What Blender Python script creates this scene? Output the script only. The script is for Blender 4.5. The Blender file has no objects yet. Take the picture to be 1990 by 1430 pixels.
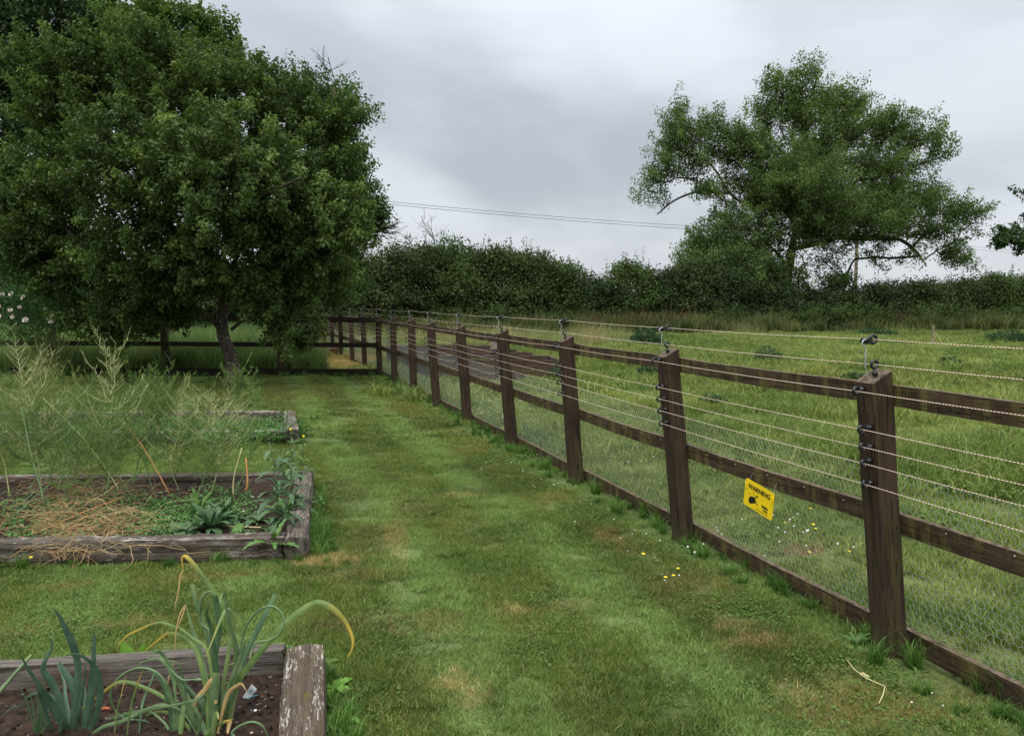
import bpy, math, random
import numpy as np
from mathutils import Vector, Matrix

R = math.radians
rng = np.random.default_rng(7)
random.seed(7)
S = bpy.context.scene
COL = S.collection

# ------------------------------------------------------------------ camera, world, sun, exposure
F_PX, PITCH, EYE = 1550.0, R(4.68), 1.63
cam = bpy.data.cameras.new('camera')
cam.sensor_fit = 'HORIZONTAL'; cam.sensor_width = 36.0; cam.lens = 36.0 * F_PX / 1990.0
cam.clip_start = 0.05; cam.clip_end = 4000
camo = bpy.data.objects.new('camera', cam); COL.objects.link(camo)
camo.location = (0, 0, EYE); camo.rotation_euler = (R(90) - PITCH, 0, 0)
S.camera = camo

S.view_settings.view_transform = 'Standard'; S.view_settings.look = 'None'
S.view_settings.gamma = 1.0; S.view_settings.use_curve_mapping = False
S.view_settings.exposure = 0.95

SUN_EL, SUN_AZ = R(62), R(200)
sun = bpy.data.lights.new('sun', 'SUN'); sun.energy = 1.5; sun.angle = R(40); sun.color = (1.0, 0.965, 0.91)
suno = bpy.data.objects.new('sun', sun); COL.objects.link(suno)
sd = Vector((math.sin(SUN_AZ) * math.cos(SUN_EL), math.cos(SUN_AZ) * math.cos(SUN_EL), math.sin(SUN_EL)))
suno.rotation_euler = sd.to_track_quat('Z', 'Y').to_euler()


class NT:
    """short hand for node trees"""
    def __init__(s, tree): s.t = tree; s.n = tree.nodes; s.l = tree.links
    def node(s, typ, **kw):
        n = s.n.new(typ)
        for k, v in kw.items(): setattr(n, k, v)
        return n
    def put(s, sock, v):
        if v is None: return
        if isinstance(v, bpy.types.NodeSocket): s.l.new(v, sock)
        elif isinstance(v, (tuple, list)) and len(v) == 3 and sock.type == 'RGBA': sock.default_value = (*v, 1)
        else: sock.default_value = v
    def math(s, op, a, b=None, c=None, clamp=False):
        n = s.node('ShaderNodeMath', operation=op, use_clamp=clamp)
        s.put(n.inputs[0], a); s.put(n.inputs[1], b); s.put(n.inputs[2], c)
        return n.outputs[0]
    def vmath(s, op, a, b=None, scale=None):
        n = s.node('ShaderNodeVectorMath', operation=op)
        s.put(n.inputs[0], a); s.put(n.inputs[1], b)
        if scale is not None: s.put(n.inputs['Scale'], scale)
        return n.outputs['Value'] if op in ('LENGTH', 'DOT_PRODUCT', 'DISTANCE') else n.outputs[0]
    def noise(s, vec, scale, detail=3, rough=0.55, dist=0.0):
        n = s.node('ShaderNodeTexNoise')
        s.put(n.inputs['Vector'], vec); n.inputs['Scale'].default_value = scale
        n.inputs['Detail'].default_value = detail; n.inputs['Roughness'].default_value = rough
        n.inputs['Distortion'].default_value = dist
        return n.outputs['Fac']
    def mix(s, f, a, b, mode='MIX'):
        n = s.node('ShaderNodeMix', data_type='RGBA', blend_type=mode)
        s.put(n.inputs[0], f); s.put(n.inputs[6], a); s.put(n.inputs[7], b)
        return n.outputs[2]
    def step(s, x, lo, hi, smooth=True):
        n = s.node('ShaderNodeMapRange', interpolation_type='SMOOTHSTEP' if smooth else 'LINEAR')
        s.put(n.inputs[0], x); n.inputs[1].default_value = lo; n.inputs[2].default_value = hi
        return n.outputs[0]
    def xyz(s, v):
        n = s.node('ShaderNodeSeparateXYZ'); s.put(n.inputs[0], v); return n.outputs
    def comb(s, x, y, z):
        n = s.node('ShaderNodeCombineXYZ'); s.put(n.inputs[0], x); s.put(n.inputs[1], y); s.put(n.inputs[2], z)
        return n.outputs[0]


# world: a clouded sky over a Nishita sky
world = bpy.data.worlds.new('World'); S.world = world; world.use_nodes = True
w = NT(world.node_tree); w.n.clear()
sky = w.node('ShaderNodeTexSky', sky_type='NISHITA'); sky.sun_disc = False
sky.sun_elevation = SUN_EL; sky.sun_rotation = SUN_AZ; sky.air_density = 1.0; sky.dust_density = 3.0
gen = w.node('ShaderNodeTexCoord').outputs['Generated']
gx = w.xyz(gen)
zc = w.math('ADD', w.math('MAXIMUM', gx[2], 0.0), 0.26)
plane = w.comb(w.math('DIVIDE', gx[0], zc), w.math('DIVIDE', gx[1], zc), 0.0)
plane2 = w.vmath('MULTIPLY', plane, (0.85, 0.75, 1.0))
plane2 = w.vmath('ADD', plane2, (3.1, 1.7, 0.0))
c1 = w.noise(plane2, 0.75, 5, 0.5, 0.3)
c2 = w.noise(plane2, 1.7, 4, 0.5, 0.2)
cl = w.math('ADD', w.math('MULTIPLY', c1, 0.75), w.math('MULTIPLY', c2, 0.25))
clf = w.step(cl, 0.42, 0.58)
elev = w.math('MAXIMUM', gx[2], 0.0)
cloud_dark, cloud_light = (2.50, 2.72, 3.0), (3.85, 4.05, 4.35)
ccol = w.mix(clf, cloud_dark, cloud_light)
low = w.step(elev, 0.16, 0.0)
ccol = w.mix(w.math('MULTIPLY', low, 0.5), ccol, (4.7, 4.85, 5.05))
hi = w.step(elev, 0.12, 0.95)
ccol = w.mix(hi, ccol, w.vmath('SCALE', ccol, None, 2.5))
fin = w.mix(0.06, ccol, sky.outputs[0])
bg = w.node('ShaderNodeBackground'); w.put(bg.inputs[0], fin); bg.inputs[1].default_value = 0.1
wo = w.node('ShaderNodeOutputWorld'); w.l.new(bg.outputs[0], wo.inputs[0])

S.cycles.max_bounces = 6; S.cycles.diffuse_bounces = 3; S.cycles.transparent_max_bounces = 6
S.cycles.glossy_bounces = 2; S.cycles.transmission_bounces = 3

# ------------------------------------------------------------------ geometry of the place
cp, sp_ = math.cos(PITCH), math.sin(PITCH)
def ray(u, v):
    a, b = (u - 995) / F_PX, (715 - v) / F_PX
    return Vector((a, cp + b * sp_, -sp_ + b * cp))
def G(u, v, z=0.0):                       # where the sight line meets height z
    r = ray(u, v); return Vector((0, 0, EYE)) + r * ((z - EYE) / r.z)
def D(u, v, Y):                           # ... or distance Y
    r = ray(u, v); return Vector((0, 0, EYE)) + r * (Y / r.y)

FD = Vector((-0.317, 0.9485, 0)).normalized()        # direction of the long fence
FN = Vector((-0.9485, -0.317, 0)).normalized()       # towards the garden
F0 = Vector((1.763, 3.597, 0)); BAY = 1.854

# ------------------------------------------------------------------ mesh helpers
def tag(o, label=None, cat=None, group=None, kind=None):
    if label: o['label'] = label
    if cat: o['category'] = cat
    if group: o['group'] = group
    if kind: o['kind'] = kind
    return o
def empty(name, loc=(0, 0, 0), rz=0.0, **kw):
    o = bpy.data.objects.new(name, None); COL.objects.link(o); o.location = loc; o.rotation_euler = (0, 0, rz)
    o.empty_display_size = 0.1
    return tag(o, **kw)
def link(name, me, parent=None, **kw):
    o = bpy.data.objects.new(name, me); COL.objects.link(o)
    if parent is not None: o.parent = parent
    return tag(o, **kw)

def np_mesh(name, V, Fc, mat, attrs=None, smooth=False):
    """V (n,3); Fc (m,k) faces with k corners, or list of such arrays"""
    me = bpy.data.meshes.new(name)
    if not isinstance(Fc, list): Fc = [Fc]
    Fc = [f for f in Fc if len(f)]
    me.vertices.add(len(V)); me.vertices.foreach_set('co', np.ascontiguousarray(V, np.float32).ravel())
    idx = np.concatenate([f.ravel() for f in Fc]).astype(np.int32)
    tot = np.concatenate([np.full(len(f), f.shape[1]) for f in Fc]).astype(np.int32)
    st = np.concatenate([[0], np.cumsum(tot)[:-1]]).astype(np.int32)
    me.loops.add(len(idx)); me.loops.foreach_set('vertex_index', idx)
    me.polygons.add(len(tot)); me.polygons.foreach_set('loop_start', st)
    if smooth: me.polygons.foreach_set('use_smooth', np.ones(len(tot), bool))
    for k, a in (attrs or {}).items():
        at = me.attributes.new(k, 'FLOAT', 'POINT'); at.data.foreach_set('value', np.asarray(a, np.float32))
    if mat: me.materials.append(mat)
    me.update(calc_edges=True)
    return me

class MB:
    def __init__(s): s.v = []; s.f = []; s.a = []
    def add(s, vs, fs, a=None):
        b = len(s.v); s.v += [tuple(x) for x in vs]; s.f += [tuple(b + i for i in f) for f in fs]
        s.a += list(a) if a is not None else [0.5] * len(vs)
    def box(s, c, size, M=None):
        x, y, z = [q / 2 for q in size]; c = Vector(c)
        P = [Vector((i, j, k)) for k in (-z, z) for j in (-y, y) for i in (-x, x)]
        P = [(M @ p if M else p) + c for p in P]
        s.add(P, [(0, 2, 3, 1), (4, 5, 7, 6), (0, 1, 5, 4), (2, 6, 7, 3), (0, 4, 6, 2), (1, 3, 7, 5)])
    def tube(s, pts, rad, n=6, cap=True, along=False):
        pts = [Vector(p) for p in pts]; m = len(pts)
        if not hasattr(rad, '__len__'): rad = [rad] * m
        ref = None; vs = []; at = []; L = 0
        for i, p in enumerate(pts):
            d = (pts[min(i + 1, m - 1)] - pts[max(i - 1, 0)]); d = d.normalized() if d.length > 1e-9 else Vector((0, 0, 1))
            if ref is None: ref = Vector((0, 0, 1)) if abs(d.z) < .9 else Vector((1, 0, 0))
            a = (ref - d * ref.dot(d)); a = a.normalized() if a.length > 1e-6 else d.orthogonal().normalized()
            ref = a; b = d.cross(a)
            if i: L += (p - pts[i - 1]).length
            for k in range(n):
                t = 2 * math.pi * k / n; vs.append(p + (a * math.cos(t) + b * math.sin(t)) * rad[i]); at.append(L if along else 0.5)
        fs = [(i * n + k, i * n + (k + 1) % n, (i + 1) * n + (k + 1) % n, (i + 1) * n + k) for i in range(m - 1) for k in range(n)]
        if cap: fs += [tuple(range(n))[::-1], tuple((m - 1) * n + k for k in range(n))]
        s.add(vs, fs, at)
    def ribbon(s, pts, wid, side, fold=0.25, att=None):
        """strap leaf: three vertices across, folded along the middle"""
        pts = [Vector(p) for p in pts]; m = len(pts); vs = []; at = []
        for i, p in enumerate(pts):
            d = (pts[min(i + 1, m - 1)] - pts[max(i - 1, 0)])
            if d.length < 1e-9: d = Vector((0, 0, 1))
            d.normalize(); sd_ = side[i] if isinstance(side, list) else side
            a = (sd_ - d * sd_.dot(d)); a = a.normalized() if a.length > 1e-5 else d.orthogonal().normalized()
            nrm = d.cross(a); h = wid[i] / 2
            t = att[i] if att else i / (m - 1)
            for q in (-1, -.5, 0, .5, 1): vs.append(p + a * h * q + nrm * h * fold * (abs(q) ** 1.3)); at.append(t)
        fs = []
        for i in range(m - 1):
            q = 5 * i; fs += [(q + k, q + k + 1, q + k + 6, q + k + 5) for k in range(4)]
        b0 = len(s.v); s.add(vs, fs, at); s.x = getattr(s, 'x', {}); s.x.update({b0 + k: (k % 5) / 4 for k in range(len(vs))})
    def mesh(s, name, mat, smooth=False, attr='t'):
        me = bpy.data.meshes.new(name); me.from_pydata(s.v, [], s.f)
        if smooth: me.polygons.foreach_set('use_smooth', np.ones(len(me.polygons), bool))
        at = me.attributes.new(attr, 'FLOAT', 'POINT'); at.data.foreach_set('value', np.array(s.a, np.float32))
        if getattr(s, 'x', None):
            ax = me.attributes.new('across', 'FLOAT', 'POINT'); ax.data.foreach_set('value', np.array([s.x.get(k, .5) for k in range(len(s.v))], np.float32))
        if mat: me.materials.append(mat)
        return me
    def build(s, name, mat, parent=None, smooth=False, **kw):
        return link(name, s.mesh(name, mat, smooth), parent, **kw)

def smooth_path(P, n=6):
    """Catmull-Rom through the points"""
    P = [Vector(p) for p in P]
    if len(P) < 3: return P
    Q = [P[0] * 2 - P[1]] + P + [P[-1] * 2 - P[-2]]; out = []
    for i in range(1, len(Q) - 2):
        for k in range(n):
            t = k / n; a, b, c, d = Q[i - 1:i + 3]
            out.append(0.5 * ((2 * b) + (c - a) * t + (2 * a - 5 * b + 4 * c - d) * t * t + (3 * b - a - 3 * c + d) * t ** 3))
    return out + [P[-1]]

def rand_unit(n):
    v = rng.normal(size=(n, 3)); return v / np.linalg.norm(v, axis=1, keepdims=True)
def norm(v): return v / np.maximum(np.linalg.norm(v, axis=1, keepdims=True), 1e-9)

def leaf_mesh(name, C, Dr, Nn, L, W, T, mat):
    """folded diamond leaves: base, left, tip, right"""
    Dr = norm(Dr); A = norm(np.cross(Dr, Nn)); N2 = np.cross(A, Dr)
    L = L[:, None]; W = W[:, None]
    b = C; t = C + Dr * L - N2 * L * .12
    m = C + Dr * L * .45
    l = m - A * W / 2 + N2 * W * .22; r = m + A * W / 2 + N2 * W * .22
    n = len(C); V = np.stack([b, l, t, r], 1).reshape(-1, 3)
    q = np.arange(n)[:, None] * 4
    Fc = np.concatenate([q + np.array([[0, 2, 1]]), q + np.array([[0, 3, 2]])])
    return np_mesh(name, V, Fc, mat, {'tint': np.repeat(T, 4)})

def edges_mesh(name, A, B, ra, rb, mat, k=4, tint=None):
    """one frustum per edge"""
    d = norm(B - A); ref = np.where(np.abs(d[:, 2:3]) < .9, [[0, 0, 1.]], [[1., 0, 0]])
    a = norm(np.cross(d, ref)); b = np.cross(d, a); n = len(A)
    th = np.arange(k) * 2 * np.pi / k
    ring = a[:, None, :] * np.cos(th)[None, :, None] + b[:, None, :] * np.sin(th)[None, :, None]
    V = np.concatenate([A[:, None, :] + ring * ra[:, None, None], B[:, None, :] + ring * rb[:, None, None]], 1)
    q = np.arange(n)[:, None] * 2 * k
    F = np.concatenate([q + np.array([[j, (j + 1) % k, k + (j + 1) % k, k + j]]) for j in range(k)])
    at = {'tint': np.repeat(tint if tint is not None else rng.random(n), 2 * k)}
    return np_mesh(name, V.reshape(-1, 3), F, mat, at, smooth=True)

# ------------------------------------------------------------------ materials
def new_mat(name):
    m = bpy.data.materials.new(name); m.use_nodes = True; t = NT(m.node_tree); t.n.clear()
    out = t.node('ShaderNodeOutputMaterial'); b = t.node('ShaderNodeBsdfPrincipled')
    t.l.new(b.outputs[0], out.inputs[0]); b.inputs['Specular IOR Level'].default_value = 0.25
    b.inputs['Roughness'].default_value = 0.75
    return m, t, b, out
def bump(t, b, h, strength=0.4, dist=0.01):
    n = t.node('ShaderNodeBump'); n.inputs['Strength'].default_value = strength; n.inputs['Distance'].default_value = dist
    t.put(n.inputs['Height'], h); t.l.new(n.outputs[0], b.inputs['Normal'])
def objpos(t):
    """object coordinates shifted at random per object"""
    oi = t.node('ShaderNodeObjectInfo').outputs['Random']
    tc = t.node('ShaderNodeTexCoord').outputs['Object']
    return t.vmath('ADD', tc, t.vmath('SCALE', t.comb(oi, t.math('MULTIPLY', oi, 7.3), t.math('MULTIPLY', oi, 3.1)), None, 20.0))
def attr(t, name, typ='GEOMETRY'):
    n = t.node('ShaderNodeAttribute', attribute_name=name, attribute_type=typ); return n.outputs['Fac']

def plain(name, col, rough=0.6, spec=0.3, metal=0.0):
    m, t, b, o = new_mat(name); b.inputs['Base Color'].default_value = (*col, 1); b.inputs['Roughness'].default_value = rough
    b.inputs['Specular IOR Level'].default_value = spec; b.inputs['Metallic'].default_value = metal
    return m

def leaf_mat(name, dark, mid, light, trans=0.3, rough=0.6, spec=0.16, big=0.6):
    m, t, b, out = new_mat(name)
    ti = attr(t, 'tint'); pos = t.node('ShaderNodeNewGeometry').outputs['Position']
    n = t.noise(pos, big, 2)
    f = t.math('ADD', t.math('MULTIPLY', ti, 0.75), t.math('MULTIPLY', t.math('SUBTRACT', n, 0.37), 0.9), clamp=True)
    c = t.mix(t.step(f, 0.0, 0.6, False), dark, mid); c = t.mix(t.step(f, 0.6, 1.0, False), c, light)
    t.put(b.inputs['Base Color'], c); b.inputs['Roughness'].default_value = rough; b.inputs['Specular IOR Level'].default_value = spec
    tr = t.node('ShaderNodeBsdfTranslucent'); t.put(tr.inputs[0], t.mix(1.0, c, (1.25, 1.3, 0.7), 'MULTIPLY'))
    mx = t.node('ShaderNodeMixShader'); mx.inputs[0].default_value = trans
    t.l.new(b.outputs[0], mx.inputs[1]); t.l.new(tr.outputs[0], mx.inputs[2]); t.l.new(mx.outputs[0], out.inputs[0])
    return m

def bark_mat(name, dark, light, scale=6.0, lichen=None, lo=0.6):
    m, t, b, o = new_mat(name); pos = t.node('ShaderNodeNewGeometry').outputs['Position']
    p = t.vmath('MULTIPLY', pos, (1.0, 1.0, 0.3)); n = t.noise(p, scale, 6, 0.65)
    c = t.mix(t.step(n, 0.3, 0.7), dark, light)
    if lichen:
        l = t.noise(t.vmath('MULTIPLY', pos, (1, 1, 1.8)), scale * 3.2, 4, 0.6); c = t.mix(t.step(l, lo, lo + .05), c, lichen)
    t.put(b.inputs['Base Color'], c); b.inputs['Roughness'].default_value = 0.9; bump(t, b, n, 0.8, 0.03)
    return m

# the lawn and the field take their colour from where they are, blades and ground alike
def lawn_nodes(t):
    P = t.node('ShaderNodeNewGeometry').outputs['Position']
    x = t.xyz(P); P2 = t.comb(x[0], x[1], 0.0)
    n1 = t.noise(P2, 0.75, 4, 0.6, 0.4); n2 = t.noise(t.vmath('ADD', P2, (7, 3, 0)), 2.2, 4, 0.6, 0.3)
    n3 = t.noise(t.vmath('ADD', P2, (1, 9, 0)), 9.0, 3, 0.6); n4 = t.noise(P2, 26.0, 3, .65)
    c = t.mix(t.step(n1, 0.34, 0.64), (0.062, 0.106, 0.018), (0.138, 0.195, 0.040))
    c = t.mix(t.math('MULTIPLY', t.step(n2, 0.44, 0.70), 0.5), c, (0.200, 0.215, 0.055))
    across = t.vmath('DOT_PRODUCT', P2, tuple(FN))
    st = t.math('SINE', t.math('ADD', t.math('MULTIPLY', across, 2 * math.pi / 0.95), t.math('MULTIPLY', n1, 3.0)))
    c = t.mix(t.math('MULTIPLY', t.step(st, -0.4, 0.8), t.math('MULTIPLY', t.step(n2, .25, .60), .72)), c, (0.205, 0.310, 0.092))
    c = t.mix(t.math('MULTIPLY', t.step(n3, 0.50, 0.72), 0.55), c, (0.075, 0.110, 0.025))
    c = t.mix(t.math('MULTIPLY', t.step(n4, 0.52, 0.70), 0.25), c, (0.27, 0.25, 0.10))
    c = t.mix(t.math('MULTIPLY', t.step(n4, 0.46, 0.32), 0.4), c, (0.060, 0.085, 0.022))
    wob = t.math('MULTIPLY', t.math('SUBTRACT', t.math('ADD', t.math('MULTIPLY', n2, .3), t.math('ADD', t.math('MULTIPLY', n3, .4), t.math('MULTIPLY', n4, .3))), 0.5), 7.5)
    straw, brown, thatch = (0.48, 0.36, 0.17), (0.30, 0.205, 0.085), (0.11, 0.085, 0.036)
    green = (0.05, 0.13, 0.02)
    blobs = [  # u, v, radius across, radius along (m), colour, strength
        (645, 1090, .24, .12, straw, .95), (690, 1120, .25, .10, brown, .6), (665, 960, .28, .65, thatch, .75), (720, 1050, .22, .40, thatch, .7),
        (700, 1212, .38, .13, thatch, .75), (610, 1215, .2, .12, thatch, .5), (830, 1215, .16, .16, straw, .4), (885, 1335, .13, .16, straw, .8),
        (140, 1140, .22, .10, brown, .8), (230, 1215, .3, .09, straw, .55), (390, 1125, .4, .08, brown, .6), (60, 1230, .3, .12, straw, .4),
        (990, 1190, .1, .10, straw, .7), (1100, 1180, .22, .10, brown, .45), (1480, 1250, .16, .12, brown, .8), (1430, 1210, .12, .10, straw, .6),
        (1640, 1345, .30, .14, straw, .6), (1700, 1390, .3, .12, brown, .75), (1190, 1050, .12, .28, brown, .7), (915, 878, .25, .22, brown, .6), (985, 912, .25, .16, brown, .5),
        (930, 862, .3, .2, brown, .4), (870, 840, .35, .3, straw, .3), (780, 795, .5, .8, brown, .3), (560, 765, 1.2, 1.5, brown, .35), (770, 1060, .1, .5, straw, .45),
        (1085, 970, .3, .15, straw, .35), (1340, 1140, .3, .3, brown, .4), (800, 990, .3, .5, straw, .2), (890, 965, .2, .12, straw, .5),
        (1900, 1330, .35, .2, brown, .5), (900, 1100, .25, .22, green, .6), (640, 1040, .15, .2, green, .7), (1250, 980, .35, .8, green, .5)]
    for u, v, ra, rb, col, k in blobs:
        g = G(u, v); d = t.vmath('SUBTRACT', P2, (g.x, g.y, 0))
        da = t.math('DIVIDE', t.vmath('DOT_PRODUCT', d, (1, 0.2, 0)), ra); db = t.math('DIVIDE', t.vmath('DOT_PRODUCT', d, (-.2, 1, 0)), rb)
        r = t.math('SQRT', t.math('ADD', t.math('MULTIPLY', da, da), t.math('MULTIPLY', db, db)))
        f = t.math('MULTIPLY', t.step(t.math('ADD', r, wob), 1.45, -0.1), k * .78)
        c = t.mix(f, c, col)
    return c
def field_nodes(t):
    P = t.node('ShaderNodeNewGeometry').outputs['Position']
    x = t.xyz(P); P2 = t.comb(x[0], x[1], 0.0)
    n1 = t.noise(P2, 0.22, 4, 0.6, 0.5); n2 = t.noise(t.vmath('ADD', P2, (17, 3, 0)), 0.9, 4, 0.6, 0.3); n3 = t.noise(P2, 4.0, 3)
    c = t.mix(t.step(n1, 0.36, 0.62), (0.130, 0.185, 0.042), (0.245, 0.290, 0.082))
    c = t.mix(t.math('MULTIPLY', t.step(n2, 0.45, 0.7), 0.7), c, (0.050, 0.115, 0.024))
    c = t.mix(t.math('MULTIPLY', t.step(n3, 0.55, 0.75), 0.5), c, (0.235, 0.235, 0.10))
    for (gx_, gy_), ra, rb, col, k in [((G(665, 705)), 1.5, 3.2, (.36, .27, .11), .95), ((G(1560, 1070)), .15, .1, (.3, .2, .12), .8),
                                 ((G(1640, 740)), 4.5, 2.2, (.19, .21, .055), .6), ((G(1850, 800)), 2.2, 1.6, (.17, .20, .05), .5), ((G(1250, 690)), 5, 3, (.17, .21, .055), .6)] \
            if False else [(tuple(G(665, 705).xy), 1.3, 3.0, (.40, .30, .12), .95), (tuple(G(1560, 1070).xy), .15, .1, (.3, .2, .12), .8),
                           (tuple(G(1640, 740).xy), 4.5, 2.2, (.20, .215, .055), .6), (tuple(G(1850, 800).xy), 2.2, 1.6, (.17, .20, .05), .5),
                           (tuple(G(1250, 690).xy), 5, 3, (.17, .21, .055), .6)]:
        d = t.vmath('SUBTRACT', P2, (gx_, gy_, 0)); xx = t.xyz(d)
        da = t.math('DIVIDE', xx[0], ra); db = t.math('DIVIDE', xx[1], rb)
        r = t.math('SQRT', t.math('ADD', t.math('MULTIPLY', da, da), t.math('MULTIPLY', db, db)))
        r = t.math('ADD', r, t.math('MULTIPLY', t.math('SUBTRACT', n2, 0.5), 2.0))
        c = t.mix(t.math('MULTIPLY', t.step(r, 1.2, 0.5), k), c, col)
    return c
def ground_mat(name, fn, dark=0.75):
    m, t, b, o = new_mat(name); c = fn(t); P = t.node('ShaderNodeNewGeometry').outputs['Position']
    n = t.noise(P, 60, 3); c = t.mix(t.math('MULTIPLY', t.step(n, .35, .65), .6), t.vmath('SCALE', c, None, dark), (0.05, 0.045, 0.02))
    t.put(b.inputs['Base Color'], c); b.inputs['Roughness'].default_value = 1.0; bump(t, b, n, 0.6, 0.02)
    return m
def blade_mat(name, fn, trans=0.35, dry=0.25):
    m, t, b, out = new_mat(name); c = fn(t); ti = attr(t, 'tint'); r = t.node('ShaderNodeObjectInfo').outputs['Random']
    c = t.vmath('SCALE', c, None, t.math('ADD', 0.62, t.math('MULTIPLY', ti, 0.95)))
    c = t.mix(t.math('MULTIPLY', t.step(ti, 0.86, 0.93), dry), c, (0.42, 0.36, 0.17))
    t.put(b.inputs['Base Color'], c); b.inputs['Roughness'].default_value = 0.6; b.inputs['Specular IOR Level'].default_value = 0.25
    tr = t.node('ShaderNodeBsdfTranslucent'); t.put(tr.inputs[0], t.mix(1.0, c, (1.2, 1.25, 0.7), 'MULTIPLY'))
    mx = t.node('ShaderNodeMixShader'); mx.inputs[0].default_value = trans
    t.l.new(b.outputs[0], mx.inputs[1]); t.l.new(tr.outputs[0], mx.inputs[2]); t.l.new(mx.outputs[0], out.inputs[0])
    return m
def const_nodes(a, b_, c_=None, scale=0.8):
    def fn(t):
        P = t.node('ShaderNodeNewGeometry').outputs['Position']; n = t.noise(P, scale, 3)
        return t.mix(t.step(n, .36, .62), a, b_)
    return fn

def fence_wood(name, axis, dark=(0.020, 0.012, 0.0075), light=(0.052, 0.030, 0.017), algae=(0.075, 0.072, 0.018), ak=0.5, alo=.5):
    m, t, b, o = new_mat(name); p = objpos(t)
    sc = [14.0, 14.0, 14.0]; sc[axis] = 1.1
    n = t.noise(t.vmath('MULTIPLY', p, tuple(sc)), 2.0, 6, 0.65)
    c = t.mix(t.step(n, 0.30, 0.68), dark, light)
    sc2 = [6.0, 1.5, 1.2] if axis != 2 else [4.0, 4.0, 1.0]
    a = t.noise(t.vmath('MULTIPLY', p, tuple(sc2)), 2.2, 4, 0.6)
    c = t.mix(t.math('MULTIPLY', t.step(a, alo, alo + .24), ak), c, algae)
    nz = t.xyz(t.node('ShaderNodeNewGeometry').outputs['Normal'])[2]
    g = t.noise(t.vmath('MULTIPLY', p, (30, 30, 30)), 1.0, 4)
    c = t.mix(t.math('MULTIPLY', t.step(nz, .55, .9), t.step(g, .3, .6)), c, (0.155, 0.120, 0.078))
    c = t.mix(t.math('MULTIPLY', t.step(t.noise(t.vmath('MULTIPLY', p, tuple(sc)), 6.0, 3), .66, .72), .45), c, (0.16, 0.12, 0.085))
    sc3 = [34.0, 34.0, 34.0]; sc3[axis] = 1.6; sp_n = t.noise(t.vmath('MULTIPLY', p, tuple(sc3)), 1.0, 3, .5, .4); crack = t.step(t.math('ABSOLUTE', t.math('SUBTRACT', sp_n, .5)), .016, .004)
    crack = t.math('MULTIPLY', crack, t.step(a, .40, .52)); c = t.mix(t.math('MULTIPLY', crack, .85), c, (.006, .004, .003))
    if axis == 2:
        wz = t.xyz(t.node('ShaderNodeNewGeometry').outputs['Position'])[2]; mud = t.math('MULTIPLY', t.step(t.math('ADD', wz, t.math('MULTIPLY', a, .3)), .34, .16), .6); c = t.mix(mud, c, (.075, .07, .03))
    t.put(b.inputs['Base Color'], c); b.inputs['Roughness'].default_value = 0.85; bump(t, b, t.math('SUBTRACT', n, crack), 0.8, 0.008)
    return m

def sleeper_mat(name, base=(0.035, 0.026, 0.019), mid=(0.13, 0.108, 0.085), pale=(0.46, 0.43, 0.38), plo=0.56, moss=0.0, topw=0.8, brown=(0.085, 0.055, 0.032), grain_k=1.0):
    m, t, b, o = new_mat(name); p = objpos(t)
    g = t.noise(t.vmath('MULTIPLY', p, (1.3, 22, 22)), 1.6, 7, 0.7, .6)
    c = t.mix(t.step(g, 0.34, 0.66), base, mid)
    br = t.noise(t.vmath('MULTIPLY', p, (3, 8, 8)), 1.1, 4); c = t.mix(t.math('MULTIPLY', t.step(br, .52, .66), .7), c, brown)
    fl = t.noise(t.vmath('MULTIPLY', p, (16, 110, 110)), 1.0, 6, 0.72, .8); f2 = t.noise(t.vmath('MULTIPLY', p, (2.2, 9, 9)), 1.2, 3)
    f = t.step(t.math('ADD', fl, t.math('MULTIPLY', t.math('SUBTRACT', f2, .5), .5)), plo, plo + .05)
    nz = t.xyz(t.node('ShaderNodeNewGeometry').outputs['Normal'])[2]
    f = t.math('MULTIPLY', f, t.math('ADD', 1 - topw, t.math('MULTIPLY', t.step(nz, -.1, .8), topw)))
    c = t.mix(f, c, pale)
    if moss:
        ms = t.noise(t.vmath('MULTIPLY', p, (4, 9, 9)), 1.5, 5, .65)
        c = t.mix(t.math('MULTIPLY', t.step(ms, .56, .66), moss), c, (0.10, 0.085, 0.015))
    t.put(b.inputs['Base Color'], c); b.inputs['Roughness'].default_value = 0.9
    bump(t, b, t.math('ADD', g, t.math('MULTIPLY', fl, .5)), 0.9, 0.012)
    return m

M = {}
M['post'] = fence_wood('post_wood', 2, dark=(.026, .016, .010), light=(.062, .038, .022), ak=.5)
M['rail'] = fence_wood('rail_wood', 0, dark=(.024, .015, .009), light=(0.078, 0.048, 0.027), algae=(.150, .128, .036), ak=.75, alo=.44)
M['rail_dark'] = fence_wood('shaded_rail_wood', 0, dark=(.012, .008, .006), light=(.03, .019, .012), ak=.15)  # darker copy of the rail wood, shade put into its colour
M['sleeper'] = sleeper_mat('sleeper_wood')
M['sleeper_grey'] = sleeper_mat('grey_sleeper_wood', base=(.045, .036, .03), mid=(.19, .165, .14), plo=.66, pale=(.38, .35, .31))
M['sleeper_flaky'] = sleeper_mat('flaking_sleeper_wood', base=(.05, .036, .024), mid=(.13, .098, .07), pale=(.40, .37, .32), plo=.565, moss=.9)
M['sleeper_rough'] = sleeper_mat('rough_sleeper_wood', base=(.03, .024, .018), mid=(.16, .135, .105), pale=(.30, .27, .22), plo=.55, moss=.3, topw=.4)
M['plank'] = sleeper_mat('weathered_plank', base=(.032, .021, .014), mid=(.095, .062, .042), pale=(.34, .30, .27), plo=.575, topw=.9)
M['galv'] = plain('galvanised_wire', (.42, .44, .46), .45, .5, .6)
M['net'] = plain('netting_wire', (.42, .46, .44), .5, .5, .2)
M['black'] = plain('black_plastic', (.010, .010, .012), .32, .5)
M['yellow'] = plain('yellow_plastic', (.86, .60, .012), .38, .45)
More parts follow.
